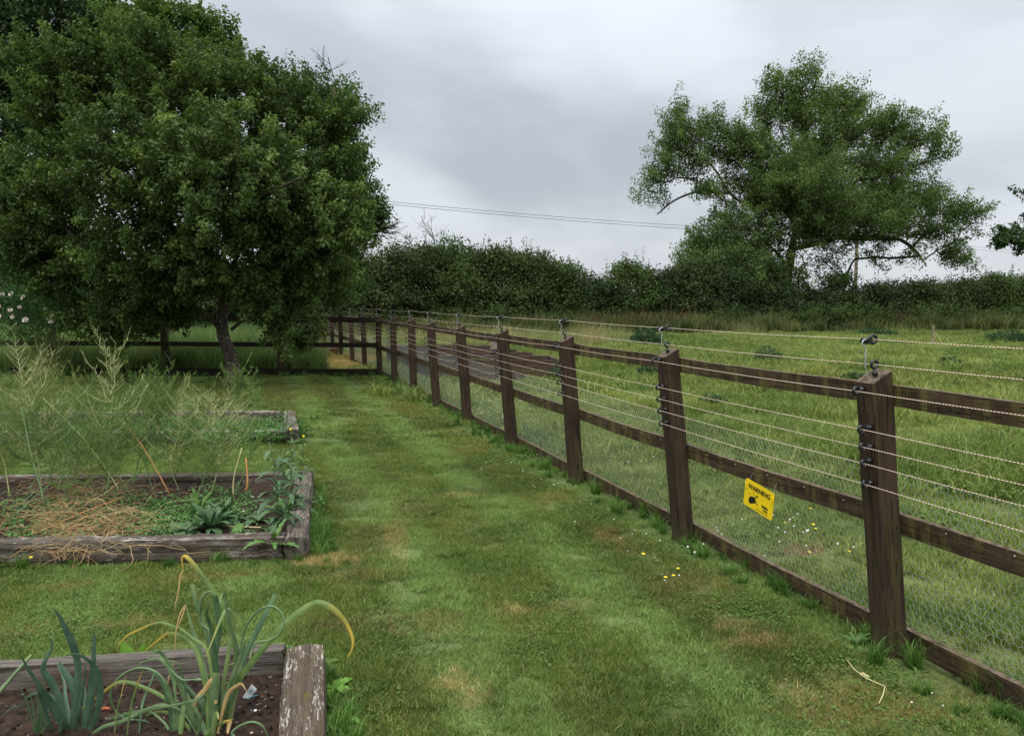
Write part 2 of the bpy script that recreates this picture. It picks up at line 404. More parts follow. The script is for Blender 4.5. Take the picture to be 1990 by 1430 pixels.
M['ink'] = plain('black_print', (.012, .012, .010), .5, .3)
M['nail'] = plain('nail_head', (.5, .5, .48), .4, .5, .6)

def polywire_mat():
    m, t, b, o = new_mat('electric_polywire'); s = attr(t, 't')
    f = t.math('FRACT', t.math('MULTIPLY', s, 1 / 0.016)); k = t.step(f, .60, .68)
    c = t.mix(k, (.80, .74, .62), (.45, .10, .06)); t.put(b.inputs['Base Color'], c); b.inputs['Roughness'].default_value = .6
    return m
M['poly'] = polywire_mat()

def soil_mat():
    m, t, b, o = new_mat('dark_soil'); P = t.node('ShaderNodeNewGeometry').outputs['Position']
    n = t.noise(P, 30, 6, .7); c = t.mix(t.step(n, .3, .7), (0.014, 0.009, 0.006), (0.072, 0.044, 0.028))
    v = t.node('ShaderNodeTexVoronoi'); t.put(v.inputs['Vector'], P); v.inputs['Scale'].default_value = 45
    sp = t.math('MULTIPLY', t.step(v.outputs['Distance'], .22, .14), t.step(t.noise(P, 25, 2), .53, .58))
    c = t.mix(sp, c, (.38, .33, .26)); t.put(b.inputs['Base Color'], c); b.inputs['Roughness'].default_value = 1.0; bump(t, b, n, 1.0, .03)
    return m
M['soil'] = soil_mat()

# ------------------------------------------------------------------ ground sheets
def sheet(name, poly, z, mat):
    me = bpy.data.meshes.new(name); me.from_pydata([(p[0], p[1], z) for p in poly], [], [tuple(range(len(poly)))])
    me.materials.append(mat); return link(name, me, kind='structure')
M['lawn_ground'] = ground_mat('lawn_ground', lawn_nodes)
M['field_ground'] = ground_mat('field_ground', field_nodes)
sheet('field', [(-900, -40), (900, -40), (900, 1500), (-900, 1500)], -0.004, M['field_ground'])
fence_at = lambda y: F0.x + (y - F0.y) * FD.x / FD.y        # x of the fence line
CORNER = F0 + FD * BAY * 8
sheet('lawn', [(-14, -3), (fence_at(-3), -3), (fence_at(17.55) - .03, 17.55), (-14.5, 17.75)], 0.004, M['lawn_ground'])

# ------------------------------------------------------------------ grass
def blades(n, size, h, wd, lean, seg=1, hv=.4, clump=0):
    if clump:
        cc = rng.uniform(-size / 2, size / 2, (clump, 2)); xy = cc[rng.integers(0, clump, n)] + rng.normal(0, size * .06, (n, 2))
    else: xy = rng.uniform(-size / 2, size / 2, (n, 2))
    hh = h * (1 + hv * rng.normal(size=n)).clip(.25, 2.2); a = rng.uniform(0, 2 * np.pi, n); b = rng.uniform(0, 2 * np.pi, n)
    ld = np.stack([np.cos(a), np.sin(a)], 1) * (lean * hh * rng.random(n))[:, None]
    sd_ = np.stack([np.cos(b), np.sin(b)], 1) * (wd * (.6 + .8 * rng.random(n)) / 2)[:, None]
    T = rng.random(n); z0 = np.zeros(n)
    v3 = lambda p, z: np.concatenate([p, z[:, None]], 1)
    if seg == 1:
        V = np.stack([v3(xy - sd_, z0), v3(xy + sd_, z0), v3(xy + ld, hh)], 1).reshape(-1, 3)
        return V, [np.arange(3 * n).reshape(n, 3)], np.repeat(T, 3)
    V = np.stack([v3(xy - sd_, z0), v3(xy + sd_, z0), v3(xy + ld * .35 + sd_ * .8, hh * .6), v3(xy + ld * .35 - sd_ * .8, hh * .6), v3(xy + ld * 1.1, hh * (1 - .25 * lean * .5))], 1).reshape(-1, 3)
    q = np.arange(n)[:, None] * 5
    return V, [q + np.array([[0, 1, 2, 3]]), q + np.array([[3, 2, 4]])], np.repeat(T, 5)
SRC = {}
def source(key, meshes):
    c = bpy.data.collections.new(key)
    for i, me in enumerate(meshes):
        o = bpy.data.objects.new('%s_%02d' % (key, i), me); c.objects.link(o)
    SRC[key] = (c, len(meshes))
def scatter(name, key, P, scale, mat=None, parent=None, tilt=0.05, **kw):
    """points that carry instances of one of the clumps"""
    n = len(P); c, k = SRC[key]; me = bpy.data.meshes.new(name)
    me.vertices.add(n); me.vertices.foreach_set('co', np.ascontiguousarray(P, np.float32).ravel())
    a = me.attributes.new('rot', 'FLOAT_VECTOR', 'POINT')
    rot = np.stack([rng.normal(0, tilt, n), rng.normal(0, tilt, n), rng.uniform(0, 2 * np.pi, n)], 1); a.data.foreach_set('vector', rot.astype(np.float32).ravel())
    a = me.attributes.new('siz', 'FLOAT', 'POINT'); a.data.foreach_set('value', np.broadcast_to(np.asarray(scale, np.float32), (n,)).copy())
    a = me.attributes.new('pick', 'INT', 'POINT'); a.data.foreach_set('value', rng.integers(0, k, n).astype(np.int32))
    o = link(name, me, parent, **kw)
    g = bpy.data.node_groups.new(name + '_scatter', 'GeometryNodeTree')
    g.interface.new_socket('Geometry', in_out='INPUT', socket_type='NodeSocketGeometry'); g.interface.new_socket('Geometry', in_out='OUTPUT', socket_type='NodeSocketGeometry')
    N = g.nodes; gi = N.new('NodeGroupInput'); go = N.new('NodeGroupOutput'); ci = N.new('GeometryNodeCollectionInfo'); ci.inputs['Collection'].default_value = c
    ci.inputs['Separate Children'].default_value = True; ci.inputs['Reset Children'].default_value = True
    ip = N.new('GeometryNodeInstanceOnPoints'); ip.inputs['Pick Instance'].default_value = True
    def na(nm, dt):
        q = N.new('GeometryNodeInputNamedAttribute'); q.data_type = dt; q.inputs['Name'].default_value = nm; return q.outputs['Attribute']
    g.links.new(gi.outputs[0], ip.inputs['Points']); g.links.new(ci.outputs[0], ip.inputs['Instance'])
    g.links.new(na('pick', 'INT'), ip.inputs['Instance Index']); g.links.new(na('rot', 'FLOAT_VECTOR'), ip.inputs['Rotation']); g.links.new(na('siz', 'FLOAT'), ip.inputs['Scale'])
    g.links.new(ip.outputs[0], go.inputs[0])
    md = o.modifiers.new('scatter', 'NODES'); md.node_group = g
    return o

M['lawn_blade'] = blade_mat('lawn_blade', lawn_nodes, dry=.35)
M['field_blade'] = blade_mat('field_blade', field_nodes)
M['tuft'] = blade_mat('tuft_blade', const_nodes((.05, .13, .022), (.10, .20, .04), scale=2.0), dry=.2)
M['meadow'] = blade_mat('meadow_blade', const_nodes((.085, .15, .045), (.17, .24, .085), scale=.5), dry=.3)
M['pale_grass'] = blade_mat('pale_grass', const_nodes((.30, .26, .13), (.17, .22, .08), scale=.5), dry=.8)
M['dock'] = blade_mat('dock_stalk', const_nodes((.105, .055, .032), (.09, .085, .035), scale=.8), dry=.2)
M['daisy'] = plain('white_petal', (.80, .80, .74), .6)
M['butter'] = plain('yellow_petal', (.80, .58, .03), .6)

def bl(n, size, h, wd, lean, mat, seg=1, hv=.4, clump=0, extra=None):
    V, Fs, T = blades(n, size, h, wd, lean, seg, hv, clump)
    return np_mesh('blades', V, Fs, mat, {'tint': T})
source('lawn_patch', [bl(3600, .36, h, .0044, 1.7, M['lawn_blade'], 1, .5, cl) for h, cl in ((.013, 0), (.016, 160), (.019, 80), (.014, 120))])
source('far_lawn_patch', [bl(2600, .62, .02, .009, 2.0, M['lawn_blade']) for _ in range(3)])
source('field_patch', [bl(1500, .6, h, .006, 1.1, M['field_blade'], 2, .45, cl) for h, cl in ((.038, 0), (.045, 0), (.07, 14), (.05, 20))])
source('far_field_patch', [bl(1700, 1.25, h, .017, 1.0, M['field_blade'], 2, .5, cl) for h, cl in ((.06, 0), (.08, 0), (.12, 16))])
source('tuft_patch', [bl(150, .16, h, .006, 1.0, M['tuft'], 2, .4, 3) for h in (.08, .11, .15)])
source('meadow_patch', [bl(n_, .8, h_, .010, .7, M['meadow'], 2, .35, cl_) for n_, h_, cl_ in ((900, .42, 0), (800, .52, 16), (700, .60, 9))])
source('pale_patch', [bl(130, 1.5, .85, .012, .5, M['pale_grass'], 2, .25) for _ in range(3)])
M['rough'] = blade_mat('rough_blade', const_nodes((.055, .075, .026), (.115, .135, .045), scale=.5), dry=.25)
source('rough_patch', [bl(700, 1.0, .55, .03, .7, M['rough'], 2, .45, 30) for _ in range(3)])
source('dock_patch', [bl(260, .9, .8, .03, .35, M['dock'], 2, .3) for _ in range(2)])

def leafy_patch(n, size, h, lsz, mat):
    c = rng.uniform(-size / 2, size / 2, (26, 2)); i = rng.integers(0, 26, n); hh = (h * rng.uniform(.5, 1.1, 26))[i] * rng.random(n) ** .6
    C = np.stack([c[i, 0] + rng.normal(0, .06, n), c[i, 1] + rng.normal(0, .06, n), hh], 1); a = rng.random(n) * 6.283
    Dd = np.stack([np.cos(a), np.sin(a), rng.uniform(-.2, .6, n)], 1); return leaf_mesh('nettle', C, Dd, norm(rand_unit(n) * .6 + np.array([0, 0, 1])), rng.uniform(.6, 1.2, n) * lsz, rng.uniform(.6, 1.2, n) * lsz * .5, rng.random(n), mat)
M['nettle'] = leaf_mat('nettle_leaf', (.035, .062, .022), (.075, .115, .038), (.13, .175, .06), .25)
source('nettle_patch', [leafy_patch(1500, 1.2, h, .11, M['nettle']) for h in (.75, 1.0, 1.25)])

def in_frame(x, y, m=1.2, back=0.4):
    return (np.abs(x) < y * .66 + m) & (y > 2.2 - back)
# corners of the three beds (outer): near right, far right, far left, near left
def bed_corners(nr, fr, fl, nl): return [G(*q, 0.0) for q in (nr, fr, fl, nl)]
def V2(x, y): return Vector((x, y, 0))
B1 = [V2(-.47, 2.0), V2(-.82, 3.36), V2(-2.6, 3.10), V2(-2.3, 1.9)]
B2 = [V2(-1.289, 4.93), V2(-1.77, 6.95), V2(-6.6, 6.6), V2(-6.0, 4.62)]
B3 = [V2(-2.46, 9.15), V2(-2.94, 10.75), V2(-9.2, 10.45), V2(-8.7, 8.95)]
def inside(P, poly, grow=0.0):
    x, y = P[:, 0], P[:, 1]; c = np.zeros(len(P), bool); n = len(poly); ok = np.ones(len(P), bool)
    cx = sum(p.x for p in poly) / n; cy = sum(p.y for p in poly) / n
    q = [(p.x + (grow if p.x > cx else -grow), p.y + (grow if p.y > cy else -grow)) for p in poly]
    for i in range(n):
        (x1, y1), (x2, y2) = q[i], q[(i + 1) % n]
        ok &= ((x2 - x1) * (y - y1) - (y2 - y1) * (x - x1)) > 0
    return ok

def pts_lawn(step, y0, y1):
    xs, ys = np.meshgrid(np.arange(-13, 3, step), np.arange(y0, y1, step)); P = np.stack([xs.ravel(), ys.ravel()], 1)
    P += rng.uniform(-step * .4, step * .4, P.shape)
    fx = F0.x + (P[:, 1] - F0.y) * FD.x / FD.y
    k = in_frame(P[:, 0], P[:, 1]) & (P[:, 0] < fx - .04) & (P[:, 1] < 17.5)
    for b in (B1, B2, B3): k &= ~inside(P, b, -.07)
    P = P[k]; return np.concatenate([P, np.full((len(P), 1), .004)], 1)
P = pts_lawn(.26, 2.0, 9.0)
scatter('mown_grass', 'lawn_patch', P, rng.uniform(.9, 1.15, len(P)), label='short striped mown grass with brown scorched patches beside the fence', cat='grass', kind='stuff')
P = pts_lawn(.45, 9.0, 17.6)
scatter('mown_grass', 'far_lawn_patch', P, rng.uniform(.9, 1.15, len(P)), label='short mown grass at the far end of the lawn by the corner post', cat='grass', kind='stuff')

def pts_field(step, y0, y1, jit=.45, side=1):
    xs, ys = np.meshgrid(np.arange(-16, 40, step), np.arange(y0, y1, step)); P = np.stack([xs.ravel(), ys.ravel()], 1)
    P += rng.uniform(-step * jit, step * jit, P.shape); fx = F0.x + (P[:, 1] - F0.y) * FD.x / FD.y
    if side == 1: k = in_frame(P[:, 0], P[:, 1], 1.2) & (P[:, 0] > fx + .25)
    P = P[k]; return np.concatenate([P, np.full((len(P), 1), -.004)], 1)
HEDGE_Y = lambda x: 42.5 + (x + 8) * .19
P = pts_field(.40, 1.6, 13.5)
scatter('field_grass', 'field_patch', P, rng.uniform(.75, 1.15, len(P)), label='uneven green pasture grass right behind the long wire netting fence', cat='grass', kind='stuff')
P = pts_field(.8, 13.5, 48); box_in = (P[:, 1] > 15.7) & (P[:, 1] < 22.4) & (P[:, 0] > -1.62 - (P[:, 1] - 16.3) * .32) & (P[:, 0] < 1.1 - (P[:, 1] - 16.3) * .31)
P = P[~box_in & (P[:, 1] < HEDGE_Y(P[:, 0]) - 1)]
scatter('field_grass', 'far_field_patch', P, rng.uniform(.8, 1.35, len(P)), label='wide green pasture stretching from the timber frame to the hedge', cat='grass', kind='stuff')
# lush tufts in the field where it is not grazed
def blobpts(spec, z=-.004):
    out = []
    for u, v, ru, rv, n in spec:
        for _ in range(n):
            r = math.sqrt(random.random()); a = random.random() * 6.283
            g = G(u + ru * r * math.cos(a), v + rv * r * math.sin(a)); out.append((g.x, g.y, z))
    return np.array(out)
P = blobpts([(1560, 880, 170, 40, 60), (1450, 850, 120, 25, 40), (1900, 900, 120, 50, 50), (1330, 700, 200, 14, 40), (1700, 690, 300, 8, 40), (1150, 690, 60, 8, 15), (1180, 860, 60, 30, 26), (1380, 790, 160, 12, 40), (1640, 800, 150, 20, 40)])
P = P[P[:, 0] > F0.x + (P[:, 1] - F0.y) * FD.x / FD.y + .85]
scatter('lush_grass', 'field_patch', P, rng.uniform(1.2, 2.3, len(P)), label='deep lush grass tussocks standing taller in the pasture', cat='grass', kind='stuff')

# meadow behind the cross fence
xs = rng.uniform(-24, -3.4, 2200); ys = rng.uniform(18.0, 31, 2200); fx = F0.x + (ys - F0.y) * FD.x / FD.y
gx1 = -4.35 - (ys - 17.3) * .30
k = (xs < gx1) & (np.abs(xs) < ys * .68 + 1.5)
P = np.stack([xs[k], ys[k], np.zeros(k.sum())], 1)
scatter('meadow_grass', 'meadow_patch', P, rng.uniform(.75, 1.1, len(P)), label='knee high seeding meadow grass behind the cross fence', cat='grass', kind='stuff')
# short yellow grass of the strip beside it
ys = rng.uniform(17.9, 30, 330); xs = gx1 = -4.35 - (ys - 17.3) * .30 + rng.uniform(0, 1.6, 330)
k = xs < F0.x + (ys - F0.y) * -.334 - .1
P = np.stack([xs[k], ys[k], np.zeros(k.sum())], 1)
scatter('straw_grass', 'field_patch', P, rng.uniform(.8, 1.3, len(P)), label='trampled yellow straw coloured grass where the brown hen pecks', cat='grass', kind='stuff')
# pale seeding grass and weeds in front of the hedge
def band(n, x0, x1, off0, off1):
    x = rng.uniform(x0, x1, n); y = HEDGE_Y(x) - rng.uniform(off0, off1, n); return np.stack([x, y, np.zeros(n)], 1)
scatter('seeding_grass', 'pale_patch', np.concatenate([band(26, -8, -1, 8, 18), band(60, -2, 4.5, 9, 16), band(26, 6, 32, 3.5, 6)]), rng.uniform(.5, .85, 112), label='pale seeding grass standing tall in front of the left hedge', cat='grass', kind='stuff')
scatter('rough_growth', 'rough_patch', np.concatenate([band(230, -12, 36, 1.2, 6.0)]), rng.uniform(.6, 1.25, 230), label='rough green weeds growing along the foot of the hedge', cat='weeds', kind='stuff')
scatter('nettle_bed', 'nettle_patch', np.concatenate([band(240, -12, 36, .4, 3.6)]), rng.uniform(.7, 1.35, 240), label='dark leafy nettle growth crowding the foot of the hedge', cat='nettles', kind='stuff')
scatter('dock_stalks', 'dock_patch', np.concatenate([band(26, 3.5, 9.5, 3.2, 5), band(16, 16, 36, 1.5, 3)]), rng.uniform(.8, 1.2, 42), label='rusty brown dock stalks at the foot of the hedge', cat='weeds', kind='stuff')
# longer grass along fence and beds
P = []
for s in np.arange(-1.6, 15, .07):
    for off in (.05, -.10):
        if random.random() < .42:
            q = F0 + FD * s + FN * (off + random.uniform(-.08, .12)); P.append((q.x, q.y, 0.0))
for b in (B2, B3, B1):
    n = len(b)
    for i in range(n):
        a, c = b[i], b[(i + 1) % n]; L = (c - a).length; out = Vector(((c - a).y, -(c - a).x, 0)).normalized()
        for s in np.arange(0, L, .07):
            if random.random() < (.75 if i == 0 else .55):
                q = a + (c - a) * (s / L) + out * random.uniform(.0, .09); P.append((q.x, q.y, 0.0))
for _ in range(60):
    g = G(620 + random.gauss(0, 14), 1045 + random.gauss(0, 22)); P.append((g.x, g.y, 0))
for x in np.arange(-14, CORNER.x, .09): P.append((x, 17.50 - random.random() * .10, 0))
P = np.array(P); scatter('unmown_grass', 'tuft_patch', P, rng.uniform(.28, .75, len(P)), label='unmown green tufts left along the fence foot and the sleepers', cat='grass', kind='stuff')

LMC = leaf_mat('clover_leaf', (.055, .11, .022), (.10, .17, .035), (.16, .23, .06), .25, big=2)
def clover_patch(n, size, h, lsz):
    r = np.sqrt(rng.random(n)); a = rng.random(n) * 6.283; C = np.stack([r * np.cos(a) * size / 2, r * np.sin(a) * size / 2, rng.uniform(.2, 1, n) * h], 1)
    Nv = norm(rand_unit(n) * .45 + np.array([0, 0, 1])); return leaf_mesh('clover_leaves', C, np.cross(Nv, rand_unit(n)), Nv, rng.uniform(.6, 1.2, n) * lsz, rng.uniform(.7, 1.2, n) * lsz * .9, rng.random(n), LMC)
source('clover_patch', [clover_patch(240, .34, .022, .013) for _ in range(3)])
source('clover_patch_big', [clover_patch(300, .7, .07, .03) for _ in range(3)])
P = pts_lawn(.30, 2.0, 11.0); kk = np.sin(P[:, 0] * 2.3 + 1.1) * np.sin(P[:, 1] * 1.7) + rng.normal(0, .5, len(P)) > .35; P = P[kk]
near = blobpts([(1150, 1000, 60, 30, 18), (1000, 890, 60, 25, 20), (1480, 1180, 90, 30, 14), (1700, 1310, 90, 30, 8), (100, 1230, 90, 20, 8), (300, 1190, 60, 14, 5)], .004)
near = near[near[:, 0] < F0.x + (near[:, 1] - F0.y) * FD.x / FD.y - .12]
scatter('clover_leaves', 'clover_patch', np.concatenate([P, near]), rng.uniform(.6, 1.3, len(P) + len(near)), label='low clover leaves mixed into the mown grass', cat='clover', kind='stuff')
P = pts_field(.9, 2.0, 24); P = P[rng.random(len(P)) < .45]
scatter('clover_leaves', 'clover_patch_big', P, rng.uniform(.6, 1.4, len(P)), label='clover and broad leaves mixed into the pasture grass', cat='clover', kind='stuff')

# white clover heads and buttercups
def ico(r, c, n=1):
    t = (1 + 5 ** .5) / 2
    v = [(-1, t, 0), (1, t, 0), (-1, -t, 0), (1, -t, 0), (0, -1, t), (0, 1, t), (0, -1, -t), (0, 1, -t), (t, 0, -1), (t, 0, 1), (-t, 0, -1), (-t, 0, 1)]
    f = [(0, 11, 5), (0, 5, 1), (0, 1, 7), (0, 7, 10), (0, 10, 11), (1, 5, 9), (5, 11, 4), (11, 10, 2), (10, 7, 6), (7, 1, 8), (3, 9, 4), (3, 4, 2), (3, 2, 6), (3, 6, 8), (3, 8, 9), (4, 9, 5), (2, 4, 11), (6, 2, 10), (8, 6, 7), (9, 8, 1)]
    return [Vector(p).normalized() * r + Vector(c) for p in v], f
mb = MB(); v, f = ico(.008, (0, 0, .035)); mb.add(v, f); source('clover_head', [mb.mesh('clover', M['daisy'])])
mb = MB(); v, f = ico(.010, (0, 0, .05)); mb.add([(p.x, p.y, .05 + (p.z - .05) * .4) for p in v], f); source('buttercup_head', [mb.mesh('buttercup', M['butter'])])
P = blobpts([(1000, 900, 90, 25, 40), (1300, 1090, 160, 60, 22), (1080, 940, 50, 25, 26), (1250, 1050, 60, 30, 14), (640, 780, 90, 14, 30), (1150, 1000, 50, 40, 14), (1800, 1300, 150, 80, 10), (900, 850, 60, 20, 12), (1050, 900, 60, 30, 20)])
P = P[(P[:, 0] < F0.x + (P[:, 1] - F0.y) * FD.x / FD.y - .1)]
scatter('clover_flowers', 'clover_head', P, rng.uniform(.35, .75, len(P)), label='white clover heads dotted over the lawn by the fence', cat='flowers', kind='stuff')
P = pts_field(1.1, 4.0, 30, .5); P = P[rng.random(len(P)) < .9]; P = np.concatenate([P, blobpts([(970, 800, 60, 20, 60), (1230, 880, 60, 30, 50), (1500, 1060, 180, 60, 24), (1850, 760, 130, 30, 60), (1700, 720, 200, 20, 60)])]) + np.array([0, 0, .03])
scatter('clover_flowers', 'clover_head', P, rng.uniform(.6, 1.1, len(P)), label='white clover heads dotted through the pasture', cat='flowers', kind='stuff')
P = blobpts([(1270, 1120, 60, 35, 4), (1640, 1050, 90, 70, 4), (1500, 1050, 120, 50, 3), (1900, 870, 90, 60, 5), (640, 740, 60, 3, 4), (70, 1106, 10, 3, 1)]) + np.array([0, 0, .02])
scatter('buttercups', 'buttercup_head', P, rng.uniform(.9, 1.4, len(P)), label='yellow buttercup heads scattered near the fence', cat='flowers', kind='stuff')

# ------------------------------------------------------------------ long post and rail fence
def post_mesh(name, h, w=.112, slope=.045, wob=.003, depth=-.12, mat='post'):
    mb = MB(); n = 6; hw = w / 2; b = .005
    prof = [(-hw + b, -hw), (hw - b, -hw), (hw, -hw + b), (hw, hw - b), (hw - b, hw), (-hw + b, hw), (-hw, hw - b), (-hw, -hw + b)]
    for i in range(n + 1):
        z = depth + (h - depth) * i / n; dx, dy = (random.uniform(-wob, wob), random.uniform(-wob, wob))
        mb.v += [(x + dx, y + dy, (z + slope * (y / w) if i == n else z)) for x, y in prof]; mb.a += [.5] * 8
    for i in range(n): mb.f += [(i * 8 + k, i * 8 + (k + 1) % 8, (i + 1) * 8 + (k + 1) % 8, (i + 1) * 8 + k) for k in range(8)]
    mb.f.append(tuple(n * 8 + k for k in range(8)))
    return mb.mesh(name, M[mat])
def ring_insulator_mesh():
    """black ring insulator: eye along local x, shank along local -y"""
    mb = MB(); n, k, Rr, r = 14, 6, .0165, .0062; vs, fs = [], []
    for i in range(n):
        a = 2 * math.pi * i / n
        for j in range(k):
            q = 2 * math.pi * j / k; rr = Rr + r * math.cos(q); vs.append((r * 1.25 * math.sin(q), rr * math.cos(a), rr * math.sin(a)))
    for i in range(n):
        for j in range(k): fs.append((i * k + j, ((i + 1) % n) * k + j, ((i + 1) % n) * k + (j + 1) % k, i * k + (j + 1) % k))
    mb.add(vs, fs); mb.tube([(0, .018, 0), (0, .030, 0), (0, .031, 0), (0, .052, 0)], [.0075, .0085, .013, .012], 8)
    return mb.mesh('insulator', M['black'], True)
INS = ring_insulator_mesh()
fence = empty('post_and_rail_fence', F0, label='long dark brown post and rail fence with netting and electric wires', cat='fence')
NET_OFF, RAIL_OFF = -.100, -.078
WIRES = [1.265, 1.095, 1.013, .937, .844]          # heights on the garden face of the posts
leans = {-1: .155, 0: .155, 1: .15, 2: .115, 3: .12, 4: .10, 5: .088, 6: .03, 7: .02, 8: .02}
FD2 = Vector((-.352, .936, 0)).normalized()
def base_of(i): return F0 + FD * BAY * i if i <= 8 else CORNER + FD2 * BAY * (i - 8)
rotF = math.atan2(FD.y, FD.x)
posts = []
wire_pts = {k: [] for k in range(7)}
for i in range(-1, 17):
    b = base_of(i) + Vector((random.uniform(-.01, .01), random.uniform(-.01, .01), 0)); h = 1.315 + random.uniform(-.015, .015)
    ln = leans.get(i, .02)
    po = link('post', post_mesh('post', h), fence); po.location = b - F0
    # local x along the fence, local -y to the garden (y up the slope to the field)
    ex, ey = FD, -FN
    up = (Vector((0, 0, 1)) + FN * (ln / 1.34)).normalized(); eyy = up.cross(ex).normalized() * 1.0
    if eyy.dot(ey) < 0: eyy = -eyy
    ex2 = eyy.cross(up)
    Mx = Matrix((ex2, eyy, up)).transposed(); po.rotation_euler = Mx.to_euler()
    Mw = Mx; posts.append((i, b, Mw, h))
    top = lambda p: b + Mw @ Vector(p)
    for k, z in enumerate(WIRES):
        io = link('insulator', INS, po); zz = z + random.uniform(-.006, .006)
        io.location = (.030 - (0.022 if k == 0 else 0), -.056 - .052, zz); io.rotation_euler = (random.uniform(-.15, .15), 0, random.uniform(-.2, .2))
        wire_pts[k].append(top((io.location.x, io.location.y, zz)))
    # a ring screwed into the top, and a bent wire hook with another ring
    io = link('insulator', INS, po); io.location = (.022, -.012, h + .055); io.rotation_euler = (-R(90), 0, random.uniform(-.15, .15))
    wire_pts[5].append(top(io.location))
    hk = MB(); hk.tube(smooth_path([(-.005, -.035, h - .02), (-.005, -.035, h + .09), (-.005, -.028, h + .125), (-.008, -.045, h + .15), (-.012, -.030, h + .165), (-.016, -.008, h + .168)], 4), .0028, 6)
    hk.build('hook', M['galv'], po, True)
    io = link('insulator', INS, po); io.location = (-.022, .028, h + .160); io.rotation_euler = (0, 0, R(180) + random.uniform(-.2, .2)); io.scale = (1.1, 1.1, 1.1)
    hb = MB(); hb.box((-.018, .004, h + .158), (.016, .026, .026)); hb.build('clamp', M['black'], po)
    wire_pts[6].append(top(io.location))
def sag(pts, s, n=8):
    out = []
    for a, b in zip(pts, pts[1:]):
        for k in range(n):
            t = k / n; p = a.lerp(b, t); p.z -= s * 4 * t * (1 - t); out.append(p)
    return out + [pts[-1]]
for k in range(7):
    pp = wire_pts[k]
    if k >= 5: pp = pp[:11]
    mb = MB(); mb.tube([p - F0 for p in sag(pp, .006)], .0015, 6, along=True)
    mb.build('electric_wire', M['poly'], fence, True)
# rails on the field side of the posts
def rail_between(a, b, z0, z1, par, w=.092, t=.034, mat='rail', name='rail', bow=.008, tilt=0.0, depth_dir=None):
    d = b - a; L = d.length; n = 10; mb = MB(); e = .004; ph = random.random() * 6
    for i in range(n + 1):
        x = L * i / n; zz = -math.sin(math.pi * i / n) * bow * random.uniform(.6, 1.0); y = math.sin(ph + i * .7) * .003; hw = w / 2 + random.uniform(-.0015, .0015)
        mb.v += [(x, y - t / 2, zz - hw + e), (x, y + t / 2, zz - hw), (x, y + t / 2, zz + hw), (x, y - t / 2, zz + hw - e)]; mb.a += [.5] * 4
    for i in range(n): mb.f += [(i * 4 + k, (i + 1) * 4 + k, (i + 1) * 4 + (k + 1) % 4, i * 4 + (k + 1) % 4) for k in range(4)]
    mb.f += [(0, 1, 2, 3), (n * 4 + 3, n * 4 + 2, n * 4 + 1, n * 4)]
    o = mb.build(name, M[mat], par); pl = Vector(par.location)
    ang = math.atan2(d.y, d.x); o.location = Vector((a.x, a.y, z0)) - pl; o.rotation_euler = (tilt, -math.atan2(z1 - z0, Vector((d.x, d.y, 0)).length), ang)
    return o
for (i, b, Mw, h), (j, b2, Mw2, h2) in zip(posts, posts[1:]):
    for zc, w_ in ((1.222, .095), (.630, .095), (.072, .10)):
        A = b + Mw @ Vector((.056 - .054, -RAIL_OFF, zc)); Bp = b2 + Mw2 @ Vector((-.056 + .052, -RAIL_OFF, zc))
        rail_between(A, Bp, A.z + random.uniform(-.006, .006), Bp.z + random.uniform(-.006, .006), fence, w=w_, tilt=leans.get(i, .02) / 1.34 * -1)
# nail heads and wire staples holding the net
mb = MB()
for (i, b, Mw, h), (j, b2, Mw2, h2) in zip(posts[:7], posts[1:7]):
    for t in (.17, .33, .5, .67, .84):
        q = (b + Mw @ Vector((0, -RAIL_OFF, .650))).lerp(b2 + Mw2 @ Vector((0, -RAIL_OFF, .650)), t) + FN * .019; v, f = ico(.004, q - F0); mb.add(v, f)
mb.build('staples', M['nail'], fence)['kind'] = 'stuff'
# hexagonal wire netting stapled on the field side
def netting(s0, s1, z0, z1, cell, rad, lean_fn, name='wire_netting'):
    A, B = [], []; w_ = cell; hx = w_ * .5; ny = int((z1 - z0) / (w_ * .87)); nx = int((s1 - s0) / w_)
    def P3(s, z):
        i = s / BAY; k = math.floor(i); l0, l1 = leans.get(k, .02), leans.get(k + 1, .02); ln = l0 + (l1 - l0) * (i - k)
        q = F0 + FD * s if s <= BAY * 8 else CORNER + FD2 * (s - BAY * 8)
        wv = math.sin(s * 3.1 + z * 4) * .006 + math.sin(s * 1.3) * .006
        return q - F0 + FN * (NET_OFF + wv + z * ln / 1.34) + Vector((0, 0, z))
    a_ = w_ * .30; bnd = w_ * .57
    for r in range(ny):
        for c in range(nx):
            s = s0 + (c + (.5 if r % 2 else 0)) * w_; z = z0 + r * w_ * .87
            s += math.sin(z * 9 + s) * .006; z += math.sin(s * 2.1) * .006
            p0 = P3(s, z - a_); p1 = P3(s, z + a_); pl = P3(s - w_ * .5, z + bnd); pr = P3(s + w_ * .5, z + bnd)
            A += [p0, p1, p1]; B += [p1, pl, pr]
    A = np.array([tuple(p) for p in A]); B = np.array([tuple(p) for p in B])
    rr = np.full(len(A), rad); rr[::3] *= 1.5
    me = edges_mesh(name, A, B, rr, rr, M['net'], 3); return link(name, me, fence)
netting(-1.2 * BAY, 3 * BAY, .03, .88, .037, .0007, None)
netting(3 * BAY, 9 * BAY, .03, .88, .060, .0009, None)
netting(9 * BAY, 13 * BAY, .03, .88, .10, .0014, None)

